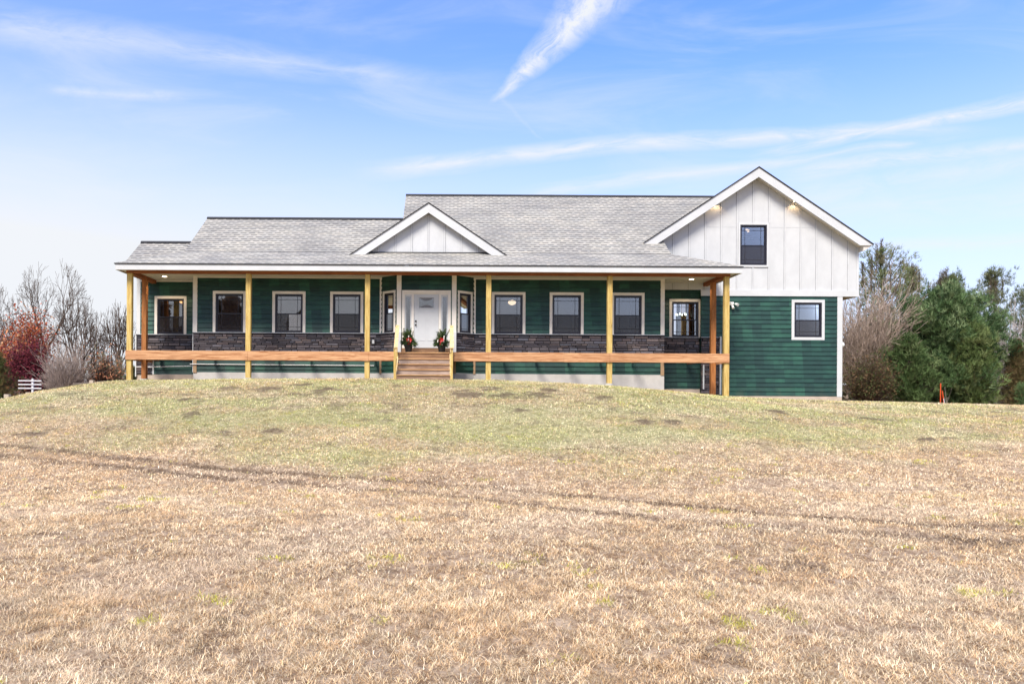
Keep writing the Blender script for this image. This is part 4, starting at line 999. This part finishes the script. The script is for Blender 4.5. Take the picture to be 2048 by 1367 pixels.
def grow(rs, p, d, L, r, lev, maxlev, segs_, ang, up, T, ends, seg_len=.25, shrink=.72, kids=(2, 3), rmin=.006):
    """one limb, wandering, with children along its outer part"""
    n = max(2, int(L/seg_len)); st_ = L/n; d = d/np.linalg.norm(d); pts = [p]; dirs = [d]
    for i in range(n):
        d = d+rs.normal(0, .11, 3); d[2] += up*.06; d /= np.linalg.norm(d); q = p+d*st_
        r2 = max(rmin, r*(1-.55*(i+1)/n)); T[min(lev, len(T)-1)].add(p, q, max(rmin, r*(1-.55*i/n)), r2); p = q; pts.append(p); dirs.append(d)
    if lev >= maxlev: ends.append((p, d)); return
    nk = segs_[min(lev, len(segs_)-1)]
    for k in range(nk):
        f = .28+.72*(k+.6*rs.rand())/nk if nk > 1 else .9
        i = min(n, max(1, int(f*n))); dd = dirs[i]
        perp = np.cross(dd, rs.normal(0, 1, 3)); perp /= np.linalg.norm(perp)+1e-9
        a_ = R(ang)*(.7+.6*rs.rand()); nd = dd*math.cos(a_)+perp*math.sin(a_)
        grow(rs, pts[i], nd, L*shrink*(.65+.5*rs.rand())*(1.1-.45*f), max(rmin, r*(1-.55*f)*.62), lev+1, maxlev, segs_, ang, up, T, ends, seg_len*.8, shrink, kids, rmin)
    grow(rs, pts[-1], dirs[-1], L*shrink*.8, max(rmin, r*.45), lev+1, maxlev, segs_, ang, up, T, ends, seg_len*.8, shrink, kids, rmin)
def gz_(x, y): return float(terrain(x, y, False))
def bare_tree(u, vtop, D_, seed, label, colr=(.10, .075, .06), lean=0., segs_=(6, 5, 4, 3), maxlev=4, ang=38, name='bare_tree', group='leafless trees on the left', r0=.13, fork=1, rmin=.011, trunk=.30, hw=None):
    rs_ = np.random.RandomState(seed); x = ax(u, D_, 780); z = gz_(x, D_); Ht = az(vtop, D_, u)-z
    root = empty(name, (x, D_, z)); tag(root, label, 'tree', group); T = [Tubes(), Tubes()]; ends = []
    def split(p, d, L, r, lev):
        n = max(2, int(L/.5)); 
        for i in range(n):
            d = d+rs_.normal(0, .085, 3); d[2] += .02; d /= np.linalg.norm(d); q = p+d*L/n
            T[0 if lev < 2 else 1].add(p, q, max(rmin, r*(1-.3*i/n)), max(rmin, r*(1-.3*(i+1)/n)))
            if lev >= 1 and i < n-1 and lev < maxlev+2 and rs_.rand() < .15:
                sd2 = d+rs_.normal(0, .55, 3); split(q, sd2/np.linalg.norm(sd2), L*.55, r*.45, lev+2)
            p = q
        if lev >= maxlev+2: return
        nk = 3 if (lev == 0 or rs_.rand() < .30) else 2
        a0 = rs_.rand()*6.28
        for k in range(nk):
            u_ = np.cross(d, [0, 1, .01]); u_ /= np.linalg.norm(u_); w_ = np.cross(d, u_); t_ = a0+k*6.283/nk+rs_.normal(0, .4); a_ = R(rs_.uniform(17, 42))*(1.2 if lev < 2 else 1)
            nd = d*math.cos(a_)+(u_*math.cos(t_)+w_*math.sin(t_))*math.sin(a_)
            split(p, nd, L*rs_.uniform(.68, .95), r*rs_.uniform(.6, .75), lev+1)
    for k in range(fork):
        d = np.array([lean+(rs_.rand()-.5)*(.6 if fork > 1 else .05), (rs_.rand()-.5)*.3, 1.]); d /= np.linalg.norm(d)
        split(np.array([x, D_, z-.2]), d, Ht*trunk*.62, r0, 0)
    # scale to the wanted height
    allz = np.percentile([b[2] for b in T[1].b], 99.9); s_ = (Ht)/(allz-z); mxw = np.percentile(np.abs(np.array(T[1].b)[:, 0]-x), 98); sx_ = hw*D_/F/mxw if hw else s_
    for t in T:
        for L_ in (t.a, t.b):
            for i, p in enumerate(L_): L_[i] = (x+(p[0]-x)*sx_, D_+(p[1]-D_)*sx_, z+(p[2]-z)*s_)
    T[0].build('trunk', root, colr, n=6); T[1].build('crown', root, colr, n=3)
    return root, ends, s_, x, z
def twig_bush(u0, u1, vtop, D_, seed, label, colr, n=60, name='twiggy_bush', cat='bush', group=None, levels=3, leaf=None, up=.8, rmin=.006, kidn=(5, 4, 3)):
    rs_ = np.random.RandomState(seed); x0, x1 = ax(u0, D_, 720), ax(u1, D_, 720); x = (x0+x1)/2; z = gz_(x, D_); Ht = az(vtop, D_, (u0+u1)/2)-z; hw_ = (x1-x0)/2
    root = empty(name, (x, D_, z)); tag(root, label, cat, group); T = [Tubes()]; ends = []
    for k in range(n):
        a_ = rs_.rand()*2*math.pi; s_ = rs_.rand()**.6; d = np.array([math.cos(a_)*s_*hw_*.9, math.sin(a_)*s_*hw_*.7, Ht*(1.05-.5*s_*s_)])
        L = np.linalg.norm(d)*.62*(.75+.35*rs_.rand())
        grow(rs_, np.array([x+math.cos(a_)*hw_*.12, D_+math.sin(a_)*hw_*.12, z-.1]), d, L, .022, 0, levels-1, kidn, 30, up, T, ends, .3, .6, rmin=rmin)
    T[0].build('twigs', root, colr, n=3, cv=.35)
    if leaf:
        P_ = np.array([e_[0] for e_ in ends]); k = leaf[1]; P_ = np.repeat(P_, k, 0)+rs_.normal(0, leaf[2], (len(P_)*k, 3))
        cols = np.array(leaf[0])[rs_.randint(0, len(leaf[0]), len(P_))]; v_, t_2, c_ = leafquads(P_, leaf[3], cols, rs_); np_mesh('leaves', v_, t_2, M_TUFT, root, colr=c_)
    return root
def conifer(u, vtop, D_, halfw, seed, label, cols, name='pine_tree', group=None, vbase=None, nbr=260, prof='oval', tuft=(14, .20, .016), dens=1., low=.0, spikes=0, sparse=1., upk=.35, irr=.34):
    """halfw in photo pixels at the widest"""
    rs_ = np.random.RandomState(seed); x = ax(u, D_, 700); z = gz_(x, D_); Ht = az(vtop, D_, u)-z; Rm = halfw*D_/F
    root = empty(name, (x, D_, z)); tag(root, label, 'tree', group); T = [Tubes(), Tubes()]
    p = np.array([x, D_, z-.2]); n = 12
    tx = np.cumsum(rs_.normal(0, .05, n+1)); 
    for i in range(n):
        q = np.array([x+tx[i+1], D_, z+Ht*(i+1)/n*.98]); T[0].add(p, q, .015*Ht*(1-i/n)+.015, .015*Ht*(1-(i+1)/n)+.012); p = q
    PP, DDr, CC = [], [], []
    lob = rs_.rand(64)*2*math.pi
    for k in range(nbr):
        h = low+(1-low)*((k+.5*rs_.rand())/nbr); 
        if prof == 'oval': rad = Rm*min(1, (1-h)**.62*1.25)*(.62+.38*min(1, (h-low)/.16+.3))
        elif prof == 'cone': rad = Rm*(1-h)**.85
        else: rad = Rm*(math.sin(math.pi*min(1, .10+h*.88))**.62)
        a_ = k*2.39996+rs_.rand()*.6
        lb = .82+irr*math.sin(a_*3+h*9+seed)*math.sin(h*14+seed*1.7+a_); lb = max(.3, lb)
        L = max(.12, rad*lb*(.72+.4*rs_.rand())); b0 = np.array([x+np.interp(h*n, range(n+1), tx), D_, z+h*Ht*.97])
        d = np.array([math.cos(a_), math.sin(a_), upk+.5*h]); d /= np.linalg.norm(d); ns = max(3, int(L/.28)); pp_ = b0-np.array([0, 0, L*.22]); st_ = L/ns
        for i in range(ns):
            dd = d.copy(); dd[2] += (i/ns)*.45; dd /= np.linalg.norm(dd); q = pp_+dd*st_*1.02; T[1].add(pp_, q, .012+.012*L*(1-i/ns), .010+.012*L*(1-(i+1)/ns)); 
            f = (i+1)/ns
            if f > (.32 if prof != 'round' else .5) or L < .7:
                m_n = int((3+5*f)*dens*sparse)+1; sp_ = .07+.13*f*min(1, L/1.5)
                c0 = np.array(cols[rs_.randint(len(cols))])
                for _ in range(m_n):
                    o = rs_.normal(0, sp_, 3); PP.append(q+o); dv_ = dd*.7+o*1.2; dv_[2] += .5; DDr.append(dv_/np.linalg.norm(dv_)); CC.append(c0*(.8+.4*rs_.rand()))
            pp_ = q
    for k in range(spikes):          # candles: bare upright leaders above the crown
        a_ = rs_.rand()*2*math.pi; s_ = rs_.rand()*.55; b0 = np.array([x+math.cos(a_)*Rm*s_, D_+math.sin(a_)*Rm*s_, z+Ht*(.90-.35*s_)]); L = Ht*rs_.uniform(.10, .17)
        T[1].add(b0, b0+np.array([rs_.normal(0, .05), 0, L]), .03, .018)
        for i in range(16):
            q = b0+np.array([0, 0, L*i/15]); PP.append(q); DDr.append(np.array([rs_.normal(0, .3), rs_.normal(0, .3), 1.])); CC.append(np.array((.16, .13, .08)))
    T[0].build('trunk', root, (.12, .09, .07), n=6); T[1].build('branches', root, (.13, .10, .08), n=3)
    v_, t_2, c_ = tufts(np.array(PP), np.array(DDr), tuft[0], tuft[1], tuft[2], np.array(CC), rs_, .55)
    np_mesh('needles', v_, t_2, M_TUFT, root, colr=c_)
    return root
# left side
bare_tree(92, 522, 55, 11, 'tallest leafless tree on the left, behind the red leaved tree', lean=.0, maxlev=6, rmin=.009, segs_=(1,), trunk=.34, r0=.17, hw=88, ang=44)
bare_tree(163, 578, 50, 23, 'leafless tree leaning right between the tall bare tree and the house', lean=.12, maxlev=5, segs_=(6, 6, 4, 4), fork=2, r0=.13, rmin=.009, hw=66, ang=40)
bare_tree(238, 606, 52, 31, 'leafless tree close to the left porch post', lean=.05, maxlev=4, segs_=(5, 5, 4, 3), fork=2, r0=.12, hw=46)
bare_tree(-15, 560, 58, 47, 'leafless tree cut by the left edge of the view', lean=.0, maxlev=5, segs_=(6, 5, 4, 3), fork=2, hw=70)
bare_tree(200, 640, 66, 55, 'small faint leafless tree far behind the left bushes', colr=(.24, .2, .18), maxlev=3, segs_=(5, 4, 4, 3), fork=2, r0=.1, hw=55)
bare_tree(40, 590, 70, 57, 'pale leafless tree far behind the red leaved tree', colr=(.24, .2, .18), maxlev=3, segs_=(5, 4, 4, 3), fork=2, r0=.1, hw=55)
def leafy(u, vtop, hw_px, D_, seed, label, cols, nleaf, size, name='autumn_tree', cat='tree', vlow=None, colr=(.08, .05, .04)):
    rs_ = np.random.RandomState(seed); x = ax(u, D_, 720); z = gz_(x, D_); Ht = az(vtop, D_, u)-z; Rm = hw_px*D_/F
    root = empty(name, (x, D_, z)); tag(root, label, cat); T = [Tubes(), Tubes()]; ends = []
    for k in range(5):
        a_ = k*1.26+rs_.rand(); grow(rs_, np.array([x, D_, z-.1]), np.array([math.cos(a_)*Rm*.6, math.sin(a_)*Rm*.5, Ht*.8]), Ht*.45, .07, 0, 3, (6, 5, 3), 40, .5, T, ends, .35, .72)
    P_ = np.array([e_[0] for e_ in ends]); mz = P_[:, 2].max()-z; mx_ = np.abs(P_[:, 0]-x).max(); sx_, sz_ = Rm/mx_, Ht/mz
    for t in T:
        for L_ in (t.a, t.b):
            for i, p in enumerate(L_): L_[i] = (x+(p[0]-x)*sx_, D_+(p[1]-D_)*sx_, z+(p[2]-z)*sz_)
    P_ = np.stack([x+(P_[:, 0]-x)*sx_, D_+(P_[:, 1]-D_)*sx_, z+(P_[:, 2]-z)*sz_], 1)
    base_c = np.array(cols)[rs_.randint(0, len(cols), len(P_))]
    k = max(1, nleaf//len(P_)); Q = np.repeat(P_, k, 0)+rs_.normal(0, .30, (len(P_)*k, 3)); C_ = np.repeat(base_c, k, 0)
    T[0].build('trunk', root, colr, n=5); T[1].build('branches', root, colr, n=3)
    v_, t_2, c_ = leafquads(Q, size, C_, rs_); np_mesh('leaves', v_, t_2, M_TUFT, root, colr=c_); return root
leafy(55, 618, 75, 50, 61, 'orange red autumn tree behind the burgundy shrub at the left edge', [(.52, .16, .055), (.45, .10, .045), (.58, .26, .11), (.34, .08, .045), (.50, .30, .17)], 9500, .14)
leafy(52, 664, 40, 45, 63, 'dark burgundy leaved shrub in front of the orange red tree', [(.15, .025, .04), (.20, .035, .045), (.10, .018, .03)], 9000, .11, name='burgundy_shrub', cat='shrub')
leafy(208, 684, 44, 41, 65, 'small rusty orange shrub behind the bare bushes near the house', [(.42, .17, .08), (.50, .26, .14), (.34, .13, .07)], 1300, .11, name='rusty_shrub', cat='shrub')
leafy(-8, 640, 40, 56, 66, 'orange leaved tree cut by the left edge of the view', [(.68, .28, .09), (.6, .18, .06)], 5000, .15)
twig_bush(75, 190, 668, 40, 71, 'wide fan shaped bare grey bush left of the house', (.36, .29, .25), 90, group='bare bushes on the left')
twig_bush(160, 262, 700, 42, 73, 'low tangled olive brown bush beside the left porch post', (.21, .17, .11), 60, group='bare bushes on the left', leaf=([(.17, .18, .07), (.30, .2, .09)], 3, .12, .07))
twig_bush(30, 120, 700, 46, 75, 'pinkish bare bush under the burgundy shrub', (.26, .17, .15), 50, group='bare bushes on the left')
twig_bush(190, 275, 690, 47, 77, 'taller thin bare bush behind the olive brown bush', (.25, .19, .16), 45, group='bare bushes on the left')
conifer(5, 705, 38, 42, 81, 'olive green juniper at the left edge near the block edging', [(.09, .11, .035), (.14, .14, .05), (.20, .15, .06)], name='juniper_bush', nbr=130, prof='oval', tuft=(10, .13, .014), dens=.9)
conifer(262, 735, 42, 22, 83, 'small dull green juniper behind the left porch posts', [(.10, .12, .05), (.15, .15, .07)], name='juniper_bush', nbr=70, tuft=(10, .13, .014), dens=.8)
# right side
conifer(1762, 496, 47, 80, 91, 'tall loose topped pine just right of the white gable', [(.16, .20, .08), (.22, .24, .11), (.27, .25, .15)], group='pines on the right', nbr=85, prof='round', tuft=(8, .24, .030), sparse=.8, spikes=9, low=.25, irr=.9, upk=.7)
conifer(1820, 535, 49, 62, 104, 'second loose pine between the tall loose pine and the round pine', [(.17, .20, .09), (.23, .24, .13)], group='pines on the right', nbr=60, prof='round', tuft=(8, .24, .030), sparse=.8, low=.2, spikes=7, irr=.9, upk=.7)
conifer(1890, 548, 45, 52, 93, 'pine with upright bare candles behind the big round pine', [(.10, .14, .05), (.15, .17, .075)], group='pines on the right', nbr=130, prof='round', tuft=(9, .22, .024), spikes=22, sparse=.85, low=.15, irr=.6, upk=.7)
conifer(1880, 590, 40, 118, 95, 'big round bushy green pine behind the orange stakes', [(.085, .145, .055), (.13, .205, .08), (.21, .28, .13), (.055, .10, .04)], group='pines on the right', nbr=300, prof='round', tuft=(10, .26, .032), dens=1.35, spikes=5, irr=.5)
conifer(1822, 680, 38.8, 58, 96, 'low skirt pine in front of the big round pine on its left', [(.07, .12, .04), (.11, .17, .06), (.15, .20, .08)], group='pines on the right', nbr=110, prof='round', tuft=(9, .24, .030), dens=1.3, irr=.5)
conifer(1955, 650, 38.6, 50, 97, 'yellowish green pine against the right side of the big round pine', [(.11, .16, .05), (.17, .22, .08), (.21, .25, .10)], group='pines on the right', nbr=110, prof='round', tuft=(9, .24, .030), dens=1.3, irr=.5)
conifer(1992, 538, 52, 58, 98, 'sparse forked pine standing above the others at the right', [(.14, .17, .08), (.19, .20, .11)], group='pines on the right', nbr=42, prof='round', tuft=(9, .27, .032), sparse=1.1, low=.4, spikes=4, irr=.9, upk=.9)
conifer(2062, 570, 50, 62, 99, 'pine cut by the right edge of the view', [(.12, .15, .07), (.17, .19, .09)], group='pines on the right', nbr=80, prof='round', tuft=(9, .25, .030), sparse=1.0, low=.2, irr=.8, upk=.7)
conifer(2028, 680, 38.5, 46, 101, 'brownish cedar with dull foliage at the right edge', [(.17, .125, .055), (.23, .16, .08), (.12, .115, .045)], name='cedar_tree', group='pines on the right', nbr=230, prof='cone', tuft=(9, .13, .016), dens=1.1, upk=.1)
conifer(2040, 770, 37.5, 14, 102, 'tiny green pine seedling at the foot of the brown cedar', [(.13, .2, .08)], name='pine_seedling', nbr=30, prof='cone', tuft=(8, .12, .012))
twig_bush(1665, 1775, 545, 40, 111, 'tall brown leafless thicket against the right corner of the house', (.40, .31, .25), 90, name='bare_thicket', rmin=.009, group='bare thickets on the right', kidn=(6, 5, 4))
twig_bush(1700, 1800, 610, 41.5, 113, 'greyish leafless thicket left of the big round pine', (.42, .35, .31), 80, name='bare_thicket', rmin=.009, group='bare thickets on the right', kidn=(6, 5, 4))
twig_bush(1690, 1790, 700, 38.5, 115, 'low dark tangled brush in front of the thickets', (.13, .09, .065), 70, name='bare_thicket', group='bare thickets on the right', leaf=([(.09, .11, .04), (.16, .10, .05)], 3, .15, .08), kidn=(6, 5, 4))
twig_bush(1950, 2050, 600, 43, 117, 'pale grey leafless brush above the brown cedar', (.46, .41, .38), 60, name='bare_thicket', rmin=.010, group='bare thickets on the right', kidn=(6, 4, 3))
twig_bush(2010, 2080, 640, 41, 118, 'pale brush at the right edge behind the brown cedar', (.33, .28, .25), 40, name='bare_thicket', group='bare thickets on the right')
# stakes and sapling
for u, vt, vb, r, lb, mt in ((1881, 766, 811, .016, 'tall thin orange marker stake in front of the big round pine', M_ORANGE), (1889.5, 781, 812, .015, 'short orange and white marker stake leaning beside the tall one', M_ORANGE)):
    D_ = 37; x = ax(u, D_, 800); z0 = gz_(x, D_); z1 = az(vt, D_, u); s = MB(); tilt = -.12 if u > 1885 else 0.
    s.tube((x, D_, z0-.1), (x+tilt, D_, z1), r*1.6, r*1.4, 6); e_ = empty('marker_stake', (x, D_, z0)); tag(e_, lb, 'stake', 'marker stakes'); s.build('stake', mt, e_)
    if tilt:
        s = MB(); s.tube((x+tilt*.10, D_, z0+.10*(z1-z0)), (x+tilt*.5, D_, z0+.5*(z1-z0)), r*1.75, r*1.75, 6); s.build('white_band', M_WHITE, e_)
rs5 = np.random.RandomState(5); x = ax(1893, 37.2, 800); z = gz_(x, 37.2); e_ = empty('sapling', (x, 37.2, z)); tag(e_, 'thin bare sapling beside the orange stakes', 'sapling'); T = [Tubes()]
for k in range(3): grow(rs5, np.array([x, 37.2, z-.05]), np.array([.1*(k-1), 0, 1.]), .7, .010, 0, 1, (3, 2), 25, .8, T, [], .2, .5, rmin=.005)
T[0].build('stems', e_, (.3, .25, .21), n=3)
# white fence at the left
xf, D_ = ax(40, 36, 770), 36
fe = empty('white_fence', (xf, D_, gz_(xf, D_))); tag(fe, 'short run of white three rail fence behind the mound at the left', 'fence')
x = ax(65.5, D_, 765); z0 = gz_(x, D_); p = MB(); p.box(x-.04, x+.04, D_-.04, D_+.04, z0-.3, az(758, D_, 65)+.02); p.build('fence_post', M_FENCE, fe)
for v in (761, 768.5, 776):
    p = MB(); p.box(ax(38, D_, 765), ax(84, D_, 765), D_-.07, D_-.041, az(v, D_, 65)-.028, az(v, D_, 65)+.028); p.build('fence_rail', M_FENCE, fe)
# edging blocks and timbers on the shoulder of the mound
for u, v, w_, h_, D_, nm, lb in ((184, 763, .16, .35, 31.0, 'edging_post', 'squat grey post at the top of the timber edging'), (75, 785, .16, .3, 31.5, 'edging_post', 'squat pale post half way along the timber edging'), (15, 791, .2, .2, 31.8, 'edging_post', 'lowest pale block at the end of the timber edging'), (58, 787, .2, .3, 33, 'edging_post', 'dark block below the white fence')):
    x, z = at(u, v, D_); b = MB(); b.box(x-w_/2, x+w_/2, D_-w_/2, D_+w_/2, z-h_-.5, z+.06); o = b.build(nm, M_CONC2, None, bevel=.01); tag(o, lb, 'block', 'timber edging posts')
for u0, v0, u1, v1, D_, lb in ((116, 775, 175, 768, 32.2, 'old dark landscape timber lying near the squat grey post'), (145, 766, 215, 761, 33.0, 'old landscape timber behind the squat grey post'), (-30, 800, 66, 788, 32.6, 'old landscape timber below the white fence')):
    (x0, z0), (x1, z1) = at(u0, v0, D_), at(u1, v1, D_); b = MB(); b.prism([(x0, D_, z0-.5), (x1, D_, z1-.5), (x1, D_, z1), (x0, D_, z0)], (0, .18, 0)); o = b.build('landscape_timber', M_TIMBER, None, bevel=.01); tag(o, lb, 'timber', 'landscape timbers')
# planters by the door
M_RED = paint('red_bow_ribbon', (.42, .008, .012), .2, .45, 10, .4); M_BIRCH = paint('white_birch_stick', (.62, .58, .54), .15, .6, 20)
def planter(u, seed, label):
    rs_ = np.random.RandomState(seed); D_ = 28.45; x = ax(u, D_, 700); z = zr1-.003; r = .155
    root = empty('planter', (x, D_, z)); tag(root, label, 'planter', 'planters by the front door')
    p = MB(); p.lathe((x, D_, z), [(.105, 0), (.112, .02), (.145, .21), (.165, .215), (.168, .27), (.15, .272), (.14, .24)], 24); p.build('pot', M_POT, root, smooth=False)
    P_, Dd, C_ = [], [], []; T = Tubes()
    for k in range(110):
        a_ = rs_.rand()*2*math.pi; s_ = rs_.rand(); el = R(12)+R(75)*(rs_.rand()**.8); L = .22+.18*rs_.rand()+(.30*(el > R(65)))*rs_.rand()
        d = np.array([math.cos(a_)*math.cos(el), math.sin(a_)*math.cos(el), math.sin(el)]); b0 = np.array([x, D_, z+.25]); T.add(b0, b0+d*L, .005, .003)
        c0 = np.array([(.045, .09, .03), (.07, .12, .035), (.035, .07, .035), (.11, .14, .045)][rs_.randint(4)])
        for i in range(16):
            f = .25+.75*i/15; q = b0+d*L*f; q[2] -= .10*f*f*math.cos(el); P_.append(q); Dd.append(d); C_.append(c0)
    v_, t_2, c_ = tufts(np.array(P_), np.array(Dd), 7, .075, .011, np.array(C_), rs_, .65); np_mesh('evergreen_sprigs', v_, t_2, M_TUFT, root, colr=c_); T.build('stems', root, (.1, .07, .04), n=3)
    b = MB(); sx_ = .03 if u < 850 else -.02
    c = Vector((x+sx_, D_-.20, z+.44))
    for k in range(7):      # looped ribbon
        a_ = k*2*math.pi/7; d1 = Vector((math.cos(a_), -.3, math.sin(a_)*.9)); n1 = Vector((-math.sin(a_), 0, math.cos(a_)))
        pr = [c, c+d1*.06+n1*.035, c+d1*.12, c+d1*.06-n1*.035]; b.prism([tuple(q) for q in pr], (0, .02, 0))
    for sgn in (-1, 1): b.prism([tuple(c), tuple(c+Vector((sgn*.07, .01, -.16))), tuple(c+Vector((sgn*.02, .01, -.17)))], (0, .006, 0))
    b.build('red_bow', M_RED, root)
    b = MB()
    for dx_, h0, h1 in (((-.0, .36, .60), (.16, .22, .34)) if u < 850 else ((.07, .38, .60), (-.15, .36, .46), (.0, .26, .34))):
        b.tube((x+dx_, D_-.20, z+h0), (x+dx_+.015, D_-.19, z+h1), .022, .02, 8)
    b.build('birch_stick', M_BIRCH, root)
planter(817, 3, 'black pot of evergreen sprigs with a red bow left of the front door')
planter(883.5, 8, 'black pot of evergreen sprigs with a red bow right of the front door')
# wood line behind the viewpoint, seen only in the window glass
rsw = np.random.RandomState(77); P_, C_ = [], []
for k in range(90):
    x = rsw.uniform(-110, 110); y = -62-rsw.rand()*14; h = rsw.uniform(5, 8.5)*(1 if x > -19 else (2.4 if x > -50 else 1.2)); r = rsw.uniform(2.5, 4.5); n = 260; f = rsw.rand(n)**.8; a_ = rsw.rand(n)*2*np.pi; rr = r*(1-f)**.5*np.sqrt(rsw.rand(n))
    P_.append(np.stack([x+rr*np.cos(a_), y+rr*np.sin(a_), f*h], 1)); C_.append(np.tile(np.array([(.10, .09, .05), (.16, .11, .07), (.13, .10, .07)][rsw.randint(3)]), (n, 1)))
v_, t_2, c_ = leafquads(np.concatenate(P_), 2.2, np.concatenate(C_), rsw)
tag(np_mesh('distant_woods', v_, t_2, M_TUFT, colr=c_), 'dark far off wood across the field', 'woods', kind='stuff')

P_, C_ = [], []
for k in range(90):
    x = rsw.uniform(20, 75) if k < 60 else rsw.uniform(-75, -22); y = 72+rsw.rand()*12; h = rsw.uniform(2.4, 4.2) if x > 0 else rsw.uniform(1.6, 3.0); r_2 = rsw.uniform(1.8, 3.2); n = 420; f = rsw.rand(n)**.8; a_ = rsw.rand(n)*2*np.pi; rr = r_2*(1-f)**.5*np.sqrt(rsw.rand(n))
    P_.append(np.stack([x+rr*np.cos(a_), y+rr*np.sin(a_), EYE-.5+f*h], 1)); C_.append(np.tile(np.array([(.10, .12, .06), (.17, .13, .10), (.14, .11, .085)][rsw.randint(3)]), (n, 1)))
v_, t_2, c_ = leafquads(np.concatenate(P_), .7, np.concatenate(C_), rsw)
tag(np_mesh('treeline', v_, t_2, M_TUFT, colr=c_), 'far brown and green treeline behind the bushes', 'woods', kind='stuff')
